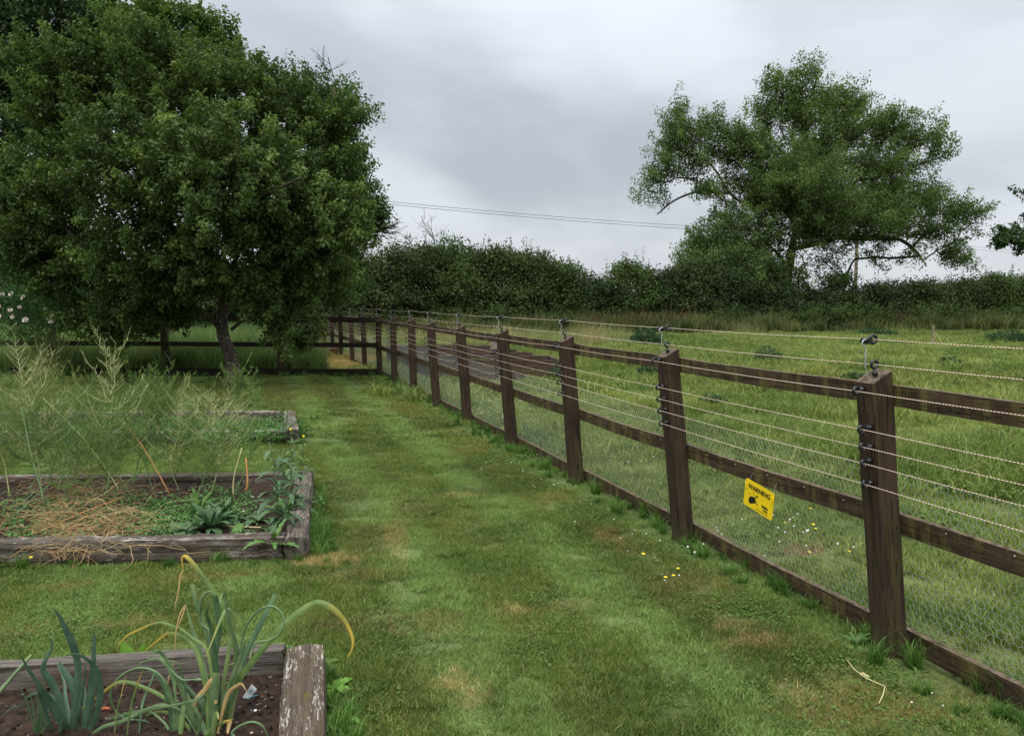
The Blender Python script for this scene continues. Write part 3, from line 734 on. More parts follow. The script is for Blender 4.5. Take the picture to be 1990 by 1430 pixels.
# warning sign hanging below the middle rail
def on_fence(u, v, off):
    r = ray(u, v); o0 = Vector((0, 0, EYE)); n = FN; return o0 + r * (((F0 + FN * off) - o0).dot(n) / r.dot(n))
def text_mesh(s, size, mat, bold=0.0, ext=.0006):
    cu = bpy.data.curves.new('text', 'FONT'); cu.body = s; cu.size = size; cu.extrude = ext; cu.offset = bold; cu.align_x = 'CENTER'; cu.resolution_u = 2
    o = bpy.data.objects.new('text', cu); COL.objects.link(o); dg = bpy.context.evaluated_depsgraph_get()
    me = bpy.data.meshes.new_from_object(o.evaluated_get(dg)); COL.objects.unlink(o); bpy.data.objects.remove(o)
    me.materials.clear(); me.materials.append(mat); return me
SO = .035
tl, tr, br_, bl_ = [on_fence(*q, SO) for q in ((1449, 927), (1504, 959), (1501, 1013), (1446, 978))]
sc_ = (tl + tr + br_ + bl_) / 4; SW = ((tr - tl).length + (br_ - bl_).length) / 2; SH = ((tl - bl_).length + (tr - br_).length) / 2
ex = ((tr - tl) + (br_ - bl_)).normalized(); ez = (tl - bl_) + (tr - br_); ez = (ez - ex * ez.dot(ex)).normalized(); ey = ez.cross(ex)   # ey away from garden?
if ey.dot(FN) > 0: pass
sign = empty('warning_sign', sc_, label='yellow plastic WARNING sign hung on the netting below the middle rail', cat='sign')
Ms = Matrix((ex, ez, ex.cross(ez))).transposed(); sign.rotation_euler = Ms.to_euler()       # local x right, y up, z out to the garden
def plate(w_, h_, r, t, notch=0):
    n = 5; pts = []
    for cx, cy, a0 in ((w_ / 2 - r, h_ / 2 - r, 0), (-w_ / 2 + r, h_ / 2 - r, 90), (-w_ / 2 + r, -h_ / 2 + r, 180), (w_ / 2 - r, -h_ / 2 + r, 270)):
        for k in range(n): a = R(a0 + 90 * k / (n - 1)); pts.append((cx + r * math.cos(a), cy + r * math.sin(a)))
    m = len(pts); v = [(x, y, t / 2) for x, y in pts] + [(x, y, -t / 2) for x, y in pts]
    return v, [tuple(range(m)), tuple(range(2 * m - 1, m - 1, -1))] + [(i, m + i, m + (i + 1) % m, (i + 1) % m) for i in range(m)]
mb = MB(); v, f = plate(SW, SH, .012, .003); mb.add(v, f); mb.build('panel', M['yellow'], sign)
mb = MB()
for s in (-1, 1): mb.box((s * SW * .455, SH * .24, .004), (.014, SH * .2, .006))
mb.build('clip_rib', M['yellow'], sign)
tm = text_mesh('WARNING', SH * .24, M['ink'], SH * .006); wx = max(v.co.x for v in tm.vertices) - min(v.co.x for v in tm.vertices)
o = link('lettering', tm, sign); o.location = (-.0, SH * .20, .0025); o.scale = (SW * .76 / wx, 1, 1)
o = link('maker_lettering', text_mesh('Hotline', SH * .12, M['ink'], SH * .006), sign); o.location = (SW * .24, -SH * .22, .0025)
o = link('maker_lettering', text_mesh('fencing', SH * .085, M['ink'], SH * .004), sign); o.location = (SW * .27, -SH * .32, .0025)
def flat(polys, z=.0025, t=.0008):
    mb = MB()
    for p in polys:
        n = len(p); mb.add([(x * SW, y * SH, z) for x, y in p] + [(x * SW, y * SH, z - t) for x, y in p], [tuple(range(n))] + [(i, n + i, n + (i + 1) % n, (i + 1) % n) for i in range(n)])
    return mb
hand = [(-.30, -.34), (-.33, -.22), (-.29, -.10), (-.24, -.06), (-.17, -.04), (-.13, -.02), (-.11, -.05), (-.09, -.09), (-.10, -.12), (-.07, -.14), (-.09, -.18), (-.08, -.21), (-.13, -.27), (-.19, -.30), (-.24, -.35)]
bolts = [[(-.22, .17), (-.165, .10), (-.175, .085), (-.13, -.02), (-.185, .06), (-.172, .075)], [(-.01, .11), (-.09, .04), (-.07, .03), (-.12, -.02), (-.02, .0), (-.04, .025)], [(.03, -.28), (-.03, -.19), (-.045, -.20), (-.08, -.10), (-.06, -.235), (-.04, -.225)],
         [(-.36, .0), (-.30, -.015), (-.30, .0), (-.24, -.01), (-.31, .012), (-.315, .0)]]
flat([hand] + bolts + [[(-.05, -.40), (.36, -.40), (.36, -.415), (-.05, -.415)]]).build('hand_emblem', M['ink'], sign)
mb = MB(); mb.tube([(SW * .44, SH * .46, 0), (SW * .43, SH * .86, -.02)], .001, 4); mb.build('tie_wire', M['galv'], sign)
mb = MB(); mb.tube([(-SW * .38, SH * .46, 0), (-SW * .36, SH * .82, -.02)], .001, 4); mb.build('tie_wire', M['galv'], sign)
# the second sign, far along
c = D(631, 648, 24.8); sg2 = empty('warning_sign', c, rotF + R(90) + .5, label='small far yellow tag hanging on the fence near the brown hen', cat='sign')
mb = MB(); v, f = plate(.075, .15, .01, .004); mb.add([(x, z, y) for x, y, z in v], f); mb.build('panel', M['yellow'], sg2)
mb = MB(); mb.box((0, -.003, .03), (.05, .004, .014)); mb.box((0, -.003, -.01), (.03, .004, .03)); mb.build('print', M['ink'], sg2)

# ------------------------------------------------------------------ cross fence on the left
cf = empty('cross_fence', CORNER, label='dark two rail cross fence with a ground board behind the tree', cat='fence')
def zt(u): return 1.29 + (738 - u) / 738 * .10
xs_ = [738, 545, 320, 100, -120, -340]; ys_ = [CORNER.y, 17.72, 17.80, 17.90, 18.0, 18.2]
cpos = [Vector(((u - 995) / F_PX * y, y, 0)) for u, y in zip(xs_, ys_)]; cpos[0] = CORNER + Vector((0, -.03, 0))
for k, b in enumerate(cpos[1:]):
    po = link('post', post_mesh('post', 1.36, .125 if k == 0 else .14, 0, mat='post'), cf); po.location = b - CORNER; po.rotation_euler = (0, 0, .05)
for k, (a, b) in enumerate(zip(cpos, cpos[1:])):
    off = Vector((0, -.085, 0)); u0, u1 = xs_[k], xs_[k + 1]
    for zc, w_, nm in ((1.245, .11, 'rail'), (.70, .105, 'rail'), (.09, .17, 'ground_board')):
        zz = [zc + (zt(u) - 1.29 if zc > 1 else .012 * (738 - u) / 738 * 3 if zc > .5 else 0) for u in (u0, u1)]
        rail_between(a + off, b + off, zz[0], zz[1], cf, w=w_, t=.04, mat='rail_dark', name=nm, bow=.004)

# reddish boards far behind the tree
rb = empty('wooden_barrier', D(565, 592, 33), label='low reddish brown board barrier glimpsed behind the tree crown', cat='barrier')
for z in (0, .18, .36):
    mb = MB(); mb.box((0, 0, -.2 - z), (2.6, .05, .12)); mb.build('board', plain('red_brown_wood', (.10, .04, .028), .8), rb)
for x in (-1.2, 1.2):
    mb = MB(); mb.box((x, .06, -.75), (.1, .08, 1.8)); mb.build('post', M['post'], rb)

# ------------------------------------------------------------------ timber frame in the field
tf = empty('timber_frame', (-1.3, 16.35, 0), label='low weathered timber frame box with cross slats lying in the pasture', cat='timber frame')
c_nl, c_nr, c_fr, c_fl = [Vector(q) for q in ((-1.62, 16.40, 0), (1.13, 16.32, 0), (-.72, 22.3, 0), (-3.50, 22.4, 0))]
def plank(a, b, zc, w_, t, name='board', mat='plank', par=tf, seg=12, rough=.006):
    d = b - a; L = Vector((d.x, d.y, 0)).length; mb = MB()
    for i in range(seg + 1):
        x = L * i / seg; e1, e2 = random.uniform(-rough, rough), random.uniform(-rough, rough)
        mb.v += [(x, -t / 2, -w_ / 2 + e1), (x, t / 2, -w_ / 2 + e1), (x, t / 2, w_ / 2 + e2), (x, -t / 2, w_ / 2 + e2)]; mb.a += [.5] * 4
    for i in range(seg): mb.f += [(i * 4 + k, (i + 1) * 4 + k, (i + 1) * 4 + (k + 1) % 4, i * 4 + (k + 1) % 4) for k in range(4)]
    mb.f += [(0, 1, 2, 3), (seg * 4 + 3, seg * 4 + 2, seg * 4 + 1, seg * 4)]
    o = mb.build(name, M[mat], par); o.location = Vector((a.x, a.y, zc)) - Vector(par.location); o.rotation_euler = (0, 0, math.atan2(d.y, d.x)); return o
for a, b in ((c_nl, c_nr), (c_nr, c_fr), (c_fr, c_fl), (c_fl, c_nl)):
    plank(a, b, .345, .20, .06, rough=.012); plank(a, b, .125, .21, .06, rough=.012)
for t in (.16, .36, .56, .78):
    a = c_nl.lerp(c_fl, t); b = c_nr.lerp(c_fr, t); o = plank(a, b, .46, .05, .10, 'slat', rough=.006)
for t in (.33, .66):
    a = c_nl.lerp(c_nr, t); b = c_fl.lerp(c_fr, t); plank(a, b, .36, .07, .06, 'bearer')
# slipped pale boards across the far right edge
plank(c_nr.lerp(c_fr, .35) + Vector((-.9, 0, 0)), c_nr.lerp(c_fr, .95) + Vector((.1, .2, 0)), .53, .04, .16, 'slat')
# grey netting draped over the near left corner
A, B = [], []
def drape(s, t):
    p = c_nl.lerp(c_fl, t * .5) + (c_nr - c_nl) * (s * .55 * (1 - t * .7)); z = .51 + .02 * math.sin(s * 9) * math.cos(t * 11)
    if t < .12: z = .50 * (t / .12) + .02; p = c_nl + (c_nr - c_nl) * (s * .62) + Vector((0, -.06 - .05 * math.sin(s * 20) * (1 - t / .12), 0))
    return p + Vector((0, 0, z)) - Vector(tf.location)
nu, nv = 34, 40
for i in range(nu):
    for j in range(nv):
        s = i / nu; t = (j / nv) ** 1.6
        if t > .2 + .1 * math.sin(s * 7): continue
        A += [drape(s, t), drape(s, t)]; B += [drape((i + 1) / nu, t), drape(s, ((j + 1) / nv) ** 1.6)]
A = np.array([tuple(p) for p in A]); B = np.array([tuple(p) for p in B]); link('draped_netting', edges_mesh('draped_netting', A, B, np.full(len(A), .0008), np.full(len(A), .0008), plain('grey_netting', (.15, .15, .16), .7), 3), tf)
mb = MB(); mb.add([c + Vector((0, 0, .03)) - Vector(tf.location) for c in (c_nl, c_nr, c_fr, c_fl)], [(0, 1, 2, 3)]); mb.build('bare_earth', M['soil'], tf)

# ------------------------------------------------------------------ raised beds
def sleeper(a, b, w_, h, par, mat, z0=0.0, rough=.006, name='sleeper', side=0):
    """a to b: middle line on the ground"""
    d = b - a; L = d.length; n = max(10, int(L / .05)); prof = []
    k = 4
    for (x0, y0, x1, y1) in ((-1, -1, 1, -1), (1, -1, 1, 1), (1, 1, -1, 1), (-1, 1, -1, -1)):
        for q in range(k):
            x, y = x0 + (x1 - x0) * q / k, y0 + (y1 - y0) * q / k
            if q == 0: x *= .93; y *= .93
            prof.append((x * w_ / 2, y * h / 2))
    m = len(prof); mb = MB(); groove = [random.gauss(0, rough * .5) for _ in range(m)]
    ph = [random.random() * 6 for _ in range(m)]
    for i in range(n + 1):
        x = L * i / n
        for j, (yy, zz) in enumerate(prof):
            e = groove[j] + math.sin(x * 5 + ph[j]) * rough * .5 + random.gauss(0, rough * .35); l = math.hypot(yy, zz)
            xx = x + (random.gauss(0, rough * .8) if i in (0, n) else 0)
            mb.v.append((xx, yy * (1 + e / l), zz * (1 + e / l))); mb.a.append(.5)
    for i in range(n): mb.f += [(i * m + q, (i + 1) * m + q, (i + 1) * m + (q + 1) % m, i * m + (q + 1) % m) for q in range(m)]
    mb.f += [tuple(range(m)), tuple(n * m + q for q in range(m))[::-1]]
    mb.f = [f[::-1] for f in mb.f]
    o = mb.build(name, M[mat], par); o.location = a + Vector((0, 0, z0 + h / 2)) - Vector(par.location); o.rotation_euler = (0, 0, math.atan2(d.y, d.x)); return o
def soil(poly, z, par, amp=.012, res=.045):
    xs = [p.x for p in poly]; ys = [p.y for p in poly]; nx = int((max(xs) - min(xs)) / res) + 1; ny = int((max(ys) - min(ys)) / res) + 1
    U, Vv = np.meshgrid(np.linspace(0, 1, nx), np.linspace(0, 1, ny)); a, b, c, d = [np.array(tuple(p)) for p in poly]
    P = (a[None, None] * (1 - U)[..., None] + d[None, None] * U[..., None]) * (1 - Vv)[..., None] + (b[None, None] * (1 - U)[..., None] + c[None, None] * U[..., None]) * Vv[..., None]
    from mathutils import noise as mn
    Z = np.array([mn.fractal(Vector((p[0] * 7, p[1] * 7, 0)), 1.0, 2.0, 5) for p in P.reshape(-1, 3)]); P = P.reshape(-1, 3); P[:, 2] = z + Z * amp
    i = np.arange((nx - 1) * (ny - 1)); r, q = i // (nx - 1), i % (nx - 1); s = r * nx + q
    me = np_mesh('soil', P - np.array(tuple(par.location)), np.stack([s, s + nx, s + nx + 1, s + 1], 1), M['soil'], smooth=False); link('soil', me, par)
    # crumbs
    A = a + (d - a) * .0; n = int(abs((b - a)[1] * (d - a)[0]) * 260); n = min(n, 1500); mb = MB()
    for _ in range(n):
        u, v = random.random(), random.random(); p = (a * (1 - u) + d * u) * (1 - v) + (b * (1 - u) + c * u) * v
        vv, ff = ico(random.uniform(.003, .011), (p[0], p[1], z + .004)); vv = [x + Vector((random.gauss(0, .002), random.gauss(0, .002), random.gauss(0, .001))) - Vector(par.location) for x in vv]; mb.add(vv, ff)
    o = mb.build('soil_crumbs', M['soil'], par); o['kind'] = 'stuff'

W_ = .155
# foreground bed
b1 = empty('raised_bed', B1[1], label='nearest raised bed of old sleepers holding leeks and garlic', cat='raised bed')
r0, r1 = V2(-.47 - .08, 1.9), V2(-.895, 3.345)
sleeper(r0, r1, .165, .155, b1, 'sleeper_flaky', rough=.005)
sleeper(V2(-.985, 3.335), V2(-3.6, 2.95), .085, .155, b1, 'sleeper_grey', rough=.004)
soil([V2(-.60, 1.9), V2(-.96, 3.30), V2(-2.7, 3.04), V2(-2.6, 1.9)], .05, b1)
# middle bed
b2 = empty('raised_bed', B2[0], label='middle raised bed of rough sleepers full of asparagus and weeds', cat='raised bed')
sleeper(V2(-1.36, 4.92), V2(-1.83, 6.93), .15, .16, b2, 'sleeper_rough', rough=.010)
sleeper(V2(-1.45, 4.985), V2(-6.2, 4.68), .14, .155, b2, 'sleeper', rough=.007)
sleeper(V2(-1.93, 6.86), V2(-6.8, 6.60), .13, .15, b2, 'sleeper', rough=.006)
soil([V2(-1.44, 5.05), V2(-1.89, 6.80), V2(-6.6, 6.55), V2(-6.1, 4.75)], .09, b2)
# far bed
b3 = empty('raised_bed', B3[0], label='farthest raised bed of pale worn sleepers beyond the asparagus', cat='raised bed')
sleeper(V2(-2.54, 9.12), V2(-3.03, 10.75), .16, .17, b3, 'sleeper_rough', rough=.008)
sleeper(V2(-2.64, 9.20), V2(-8.8, 8.95), .14, .15, b3, 'sleeper', rough=.006)
sleeper(V2(-3.12, 10.70), V2(-9.2, 10.45), .13, .17, b3, 'sleeper', rough=.006)
soil([V2(-2.62, 9.27), V2(-3.08, 10.63), V2(-9.0, 10.4), V2(-8.7, 9.0)], .09, b3)

# ------------------------------------------------------------------ garlic and leeks in the foreground bed
def strap_mat(name, dark, mid, tip, y0=.72, y1=.95, lo=(.20, .26, .07)):
    m, t, b, out = new_mat(name); s = attr(t, 't'); P = t.node('ShaderNodeNewGeometry').outputs['Position']
    n = t.noise(P, 14, 3); c = t.mix(t.step(n, .3, .7), dark, mid)
    c = t.mix(t.step(t.math('ADD', s, t.math('MULTIPLY', t.math('SUBTRACT', n, .5), .25)), y0, y1), c, tip)
    ac = attr(t, 'across'); rib = t.math('ADD', t.math('MULTIPLY', t.math('SINE', t.math('MULTIPLY', ac, 44.0)), .5), .5)
    c = t.mix(t.math('MULTIPLY', rib, .28), c, t.vmath('SCALE', c, None, .55)); mid_ = t.step(t.math('ABSOLUTE', t.math('SUBTRACT', ac, .5)), .07, .02); c = t.mix(t.math('MULTIPLY', mid_, .35), c, t.vmath('SCALE', c, None, 1.7))
    sp2 = t.noise(P, 120, 3); c = t.mix(t.math('MULTIPLY', t.step(sp2, .60, .70), .35), c, (.30, .27, .16)); bump(t, b, rib, .25, .002)
    t.put(b.inputs['Base Color'], c); b.inputs['Roughness'].default_value = .5; b.inputs['Specular IOR Level'].default_value = .35
    tr = t.node('ShaderNodeBsdfTranslucent'); t.put(tr.inputs[0], c); mx = t.node('ShaderNodeMixShader'); mx.inputs[0].default_value = .22
    t.l.new(b.outputs[0], mx.inputs[1]); t.l.new(tr.outputs[0], mx.inputs[2]); t.l.new(mx.outputs[0], out.inputs[0]); return m
M['g_green'] = strap_mat('garlic_green', (.10, .18, .07), (.19, .28, .125), (.24, .31, .11), .8, 1.1)
M['g_dark'] = strap_mat('garlic_dark_green', (.055, .12, .055), (.10, .185, .08), (.12, .20, .08), .8, 1.1)
M['g_yellow'] = strap_mat('garlic_yellowing', (.12, .21, .06), (.22, .30, .09), (.62, .44, .07), .55, .85)
M['g_light'] = strap_mat('garlic_light', (.20, .30, .10), (.28, .36, .14), (.45, .42, .15), .7, 1.0)
M['g_dry'] = strap_mat('garlic_dry', (.50, .33, .13), (.62, .44, .20), (.45, .28, .13), .6, 1.0)
M['leek'] = strap_mat('leek_blue_green', (.050, .105, .065), (.100, .180, .110), (.12, .19, .09), .85, 1.05)
M['scape'] = strap_mat('garlic_scape', (.12, .21, .09), (.19, .30, .13), (.42, .46, .18), .93, 1.0)

Z2 = lambda x, y: (300 + x / 3.9725, 1070 + y / 3.9725)
Z1 = lambda x, y: (x / 5.72, 1180 + y / 5.72)
def strap(par, pts, wpx, mat, Y, conv, tube=False, name='leaf', Yt=None, blunt=False, bud=False):
    P = [conv(*p) if conv else p for p in pts]; n = len(P); Yt = Y + random.uniform(-.22, .22) if Yt is None else Yt
    W3 = [D(u, v, Y + (Yt - Y) * i / (n - 1)) for i, (u, v) in enumerate(P)]
    W3[0].z = min(W3[0].z, .06) if W3[0].z < .16 else W3[0].z
    path = smooth_path(W3, 5); m = len(path); w3 = wpx * 1.3 * (Y) / F_PX; mb = MB(); pl = Vector(par.location)
    if tube:
        r = [w3 / 2 * (1.05 - .35 * i / m) for i in range(m)]
        if bud: r[-5:] = [w3 * .5, w3 * .8, w3 * .85, w3 * .45, w3 * .12]
        mb.tube([p - pl for p in path], r, 8); mb.a = [i // 8 / (m - 1) for i in range(len(mb.v))]
        return mb.build(name, M[mat], par, True)
    wid = []
    for i in range(m):
        t = i / (m - 1); q = min(1, .75 + t) * (1 if t < .45 else 1 - ((t - .45) / .55) ** (3 if blunt else 1.5) * (.12 if blunt else .93)); wid.append(w3 * q)
    side = [Vector((1, random.uniform(-.05, .05) + .35 * math.sin(3 * i / m + wpx), .15)) for i in range(m)]
    # leaves face the viewer side roughly; width mostly across
    sd_ = []
    for i in range(m):
        d = (path[min(i + 1, m - 1)] - path[max(i - 1, 0)]).normalized(); a = d.cross(Vector((.25 * math.sin(wpx + i * .25), -1, .25))); sd_.append(a.normalized() if a.length > .05 else Vector((1, 0, 0)))
    mb.ribbon([p - pl for p in path], wid, sd_, .35)
    return mb.build(name, M[mat], par, True)

g1 = empty('garlic_plant', G(408, 1432, .05), label='tallest garlic plant with long leaves arching right over the sleeper', cat='garlic plant', group='garlic plants in the nearest bed')
Yg = 2.86
for pts, w_, mt, kw in [
    ([(470, 1430), (560, 1150), (630, 850), (600, 650), (540, 460), (460, 330), (350, 170), (270, 70), (235, 42), (212, 62), (222, 150)], 9.5, 'g_yellow', {}),
    ([(430, 1430), (440, 1200), (445, 950), (420, 720), (375, 560), (325, 400), (290, 255)], 7.5, 'g_green', dict(blunt=True)),
    ([(400, 1430), (410, 1250), (400, 1050), (365, 860), (328, 710), (280, 560), (243, 415)], 9.5, 'g_green', {}),
    ([(500, 1430), (560, 1150), (620, 980), (680, 850), (760, 680), (850, 500), (930, 335)], 9.5, 'g_dark', dict(blunt=True)),
    ([(480, 1430), (560, 1200), (650, 1000), (760, 850), (900, 680), (1000, 570), (1120, 470), (1230, 410), (1290, 405), (1370, 440), (1450, 520), (1500, 600), (1530, 680), (1525, 760), (1485, 825)], 10.5, 'g_yellow', {}),
    ([(470, 1430), (520, 1200), (600, 980), (660, 830), (695, 690)], 7.5, 'g_green', dict(blunt=True)),
    ([(560, 1300), (620, 1000), (640, 780), (600, 640), (552, 450), (545, 335), (520, 340), (508, 400)], 6, 'g_green', {}),
    ([(560, 1430), (610, 1150), (640, 1000), (648, 900), (620, 870), (570, 880)], 8.5, 'g_light', {}),
    ([(470, 1430), (520, 1100), (560, 850), (595, 650), (600, 520), (580, 460), (545, 470), (500, 560), (450, 680), (395, 820)], 7, 'g_light', {}),
    ([(480, 1430), (470, 1100), (470, 800), (500, 600), (480, 430), (465, 345)], 9, 'g_dark', dict(blunt=True)),
    ([(520, 1400), (490, 1000), (440, 620), (400, 470), (460, 350)], 6, 'g_dark', {}),
]: strap(g1, pts, w_, mt, Yg, Z2, **kw)
strap(g1, [(500, 1430), (560, 1200), (640, 900), (670, 740), (700, 600), (760, 500), (840, 440), (920, 430), (980, 480), (1000, 560), (960, 640), (880, 690), (790, 705), (755, 770), (735, 830)], 3.8, 'scape', Yg, Z2, tube=True, name='scape')
strap(g1, [(480, 1430), (450, 900), (430, 650), (410, 600), (360, 560), (348, 470), (370, 370), (410, 320), (445, 330), (470, 450), (455, 520), (462, 570)], 4.6, 'g_green', Yg, Z2, tube=True, name='scape')
strap(g1, [(400, 1430), (450, 1100), (470, 850), (455, 750), (430, 690), (420, 720), (440, 800), (455, 880), (440, 940), (415, 975)], 5.2, 'g_green', Yg, Z2, tube=True, name='scape', bud=False)
for pts in ([(222, 150), (200, 190), (185, 300), (165, 400), (150, 490)], [(243, 415), (200, 480), (165, 620), (160, 720), (150, 850)], [(243, 415), (215, 500), (180, 600)], [(150, 850), (110, 980), (95, 1080)]):
    strap(g1, pts, 2.4, 'g_dry', Yg, Z2, name='dry_strand', Yt=Yg)
g2 = empty('garlic_plant', G(385, 1440, .05), label='middle garlic plant with thick pale stem and drooping yellow left leaves', cat='garlic plant', group='garlic plants in the nearest bed')
Yg = 2.80
strap(g2, [(440, 1450), (450, 1250), (470, 1050), (475, 940)], 12, 'g_green', Yg, Z2, name='stem', blunt=True, Yt=2.8)
for pts, w_, mt, kw in [
    ([(420, 1430), (400, 1100), (330, 800), (260, 700), (180, 650), (100, 640), (40, 680), (-95, 790)], 7.5, 'g_yellow', {}),
    ([(430, 1430), (440, 1000), (400, 760), (300, 680), (210, 610), (130, 580), (60, 556), (-12, 564), (-107, 604), (-206, 651), (-270, 715), (-298, 783)], 5, 'g_yellow', {}),
    ([(400, 1430), (350, 1300), (230, 1100), (130, 940), (90, 860), (40, 790), (0, 770), (-40, 830)], 8.5, 'g_green', {}),
    ([(460, 1430), (420, 1300), (330, 1150), (200, 1000), (150, 930), (110, 870)], 8, 'g_dark', {}),
    ([(480, 1250), (560, 1120), (640, 1040), (675, 1030), (712, 1085)], 5.5, 'g_dry', {}),
    ([(450, 1430), (460, 1320), (478, 1255), (497, 1300)], 9, 'g_light', {}),
    ([(470, 1180), (450, 1000), (380, 1080), (325, 1140), (300, 1220), (295, 1290)], 8, 'g_dry', {}),
    ([(200, 1430), (215, 1250), (230, 1150), (245, 1120)], 8, 'g_yellow', {}),
    ([(560, 1400), (580, 1330), (600, 1295), (585, 1380)], 6, 'g_dry', {}),
    ([(390, 1430), (480, 1350), (540, 1320), (600, 1300)], 6, 'g_yellow', {}),
    ([(330, 1430), (370, 1250), (390, 1120), (300, 1160), (200, 1180), (60, 1210), (-10, 1230)], 5, 'g_green', {}),
]: strap(g2, pts, w_, mt, Yg, Z2, **kw)
strap(g2, [(620, 1430), (600, 1400), (660, 1350), (750, 1320), (820, 1340), (860, 1390), (880, 1450)], 4.2, 'scape', 2.78, Z2, tube=True, name='scape', Yt=2.8)
g3 = empty('garlic_plant', G(330, 1445, .05), label='left garlic plant with round looping flower stalks', cat='garlic plant', group='garlic plants in the nearest bed')
Yg = 2.82
for pts, w_ in [([(350, 1440), (345, 1400), (339, 1372), (332, 1348), (320, 1323), (301, 1304), (273, 1297), (245, 1306), (225.5, 1323), (215, 1346), (219, 1372), (232.5, 1389), (250, 1397), (280, 1400), (297, 1411), (308, 1425)], 3.9),
                ([(333, 1440), (328, 1418), (320, 1405), (301, 1388), (283, 1381), (262, 1383), (245, 1391.5), (225.5, 1411), (210, 1432)], 4.2),
                ([(372, 1440), (366, 1380), (358, 1330), (350, 1295), (338, 1286), (320, 1285), (350, 1318), (375, 1320), (392, 1320)], 3.0)]:
    strap(g3, pts, w_, 'scape', Yg, None, tube=True, name='scape', bud=True)
for pts, w_, mt in [
    ([(350, 1440), (340, 1346), (336, 1320), (323, 1292), (306, 1280), (280, 1285), (262, 1297)], 5.0, 'g_green'),
    ([(387, 1440), (375, 1400), (355, 1350), (340, 1313), (318, 1274), (304, 1266), (287, 1278)], 7.5, 'g_green'),
    ([(400, 1440), (380, 1400), (323, 1370), (280, 1381), (253, 1386), (227, 1393), (192, 1402), (157, 1412), (131, 1418), (112, 1432)], 7, 'g_green'),
    ([(385, 1440), (332, 1369), (310, 1350), (287, 1339), (259, 1328), (232.5, 1325), (210, 1337), (184, 1358), (161, 1374), (131, 1400)], 6, 'g_yellow'),
    ([(222, 1440), (225, 1390), (235, 1350), (245, 1309)], 2.5, 'g_yellow'), ([(245, 1440), (252, 1383), (264, 1337), (278, 1300)], 4, 'g_yellow'),
    ([(268, 1440), (274, 1378), (280, 1355), (297, 1315), (300, 1300)], 4.5, 'g_dark'), ([(335, 1440), (330, 1380), (315, 1330), (292, 1300)], 6, 'g_dark'),
    ([(360, 1440), (352, 1400), (325, 1384), (290, 1388), (250, 1415), (238, 1440)], 5, 'g_yellow'), ([(172, 1432), (200, 1412), (240, 1400), (290, 1376), (330, 1372), (360, 1390), (390, 1440)], 6, 'g_green'),
    ([(375, 1440), (370, 1400), (395, 1360), (420, 1340), (446, 1322)], 5.5, 'g_green'), ([(340, 1440), (338, 1380), (325, 1345), (310, 1310)], 7, 'g_green'),
]: strap(g3, pts, w_, mt, Yg, None)
lk = empty('leek_plant', G(148, 1438, .05), label='blue green leek clump left of the looping garlic', cat='leek plant')
for pts, w_ in [([(800, 1430), (840, 1050), (850, 850), (850, 650), (820, 480), (770, 330), (660, 110), (590, 0)], 14), ([(920, 1430), (960, 1250), (1000, 1000), (1020, 700), (1040, 400), (1038, 235)], 13),
                ([(760, 1430), (680, 1280), (560, 1080), (430, 880), (300, 680), (230, 520)], 13), ([(760, 1430), (700, 1200), (650, 1000), (560, 820), (470, 670), (575, 430), (530, 320)], 10.5),
                ([(800, 1400), (830, 1050), (780, 850), (700, 700), (650, 580)], 15), ([(830, 1430), (850, 1250), (900, 1000), (930, 800), (960, 620)], 8), ([(940, 1430), (1020, 1300), (1080, 1150), (1110, 900), (1060, 700), (990, 600), (860, 525), (730, 525)], 10),
                ([(600, 1430), (520, 1200), (450, 1000), (380, 860)], 6), ([(650, 1430), (680, 1300), (722, 1200)], 9), ([(700, 1430), (640, 1080), (600, 1010), (500, 960), (400, 950), (300, 1000), (160, 1150)], 6),
                ([(900, 1430), (930, 1200), (945, 1000), (935, 820)], 6), ([(780, 1430), (760, 1200), (720, 1000), (700, 800), (620, 590)], 8)]:
    strap(lk, pts, w_, 'leek', 2.86, Z1)
on = empty('onion_leaf', G(-40, 1420, .05), label='single yellow tipped onion leaf leaning in from the left edge', cat='onion plant')
strap(on, [(-350, 1430), (-150, 1130), (0, 930), (120, 790), (240, 650), (350, 525)], 7.5, 'g_green', 2.9, Z1, tube=True)
strap(on, [(420, 1400), (400, 1250), (360, 1150), (250, 1100), (120, 1120), (0, 1230)], 2.6, 'leek', 2.9, Z1)
gt = empty('grass_tuft', G(76, 1425, .05), label='thin grass tuft growing in the soil left of the leek', cat='grass tuft')
mb = MB()
for _ in range(26):
    b = G(76 + random.uniform(-10, 10), 1425, .05) - Vector(gt.location); t_ = b + Vector((random.gauss(0, .03), random.gauss(0, .03), random.uniform(.06, .26)))
    mb.ribbon([b, b.lerp(t_, .5) + Vector((.004, 0, .01)), t_], [.004, .003, .0006], Vector((1, 0, 0)), .2)
mb.build('blades', M['g_dark'], gt)

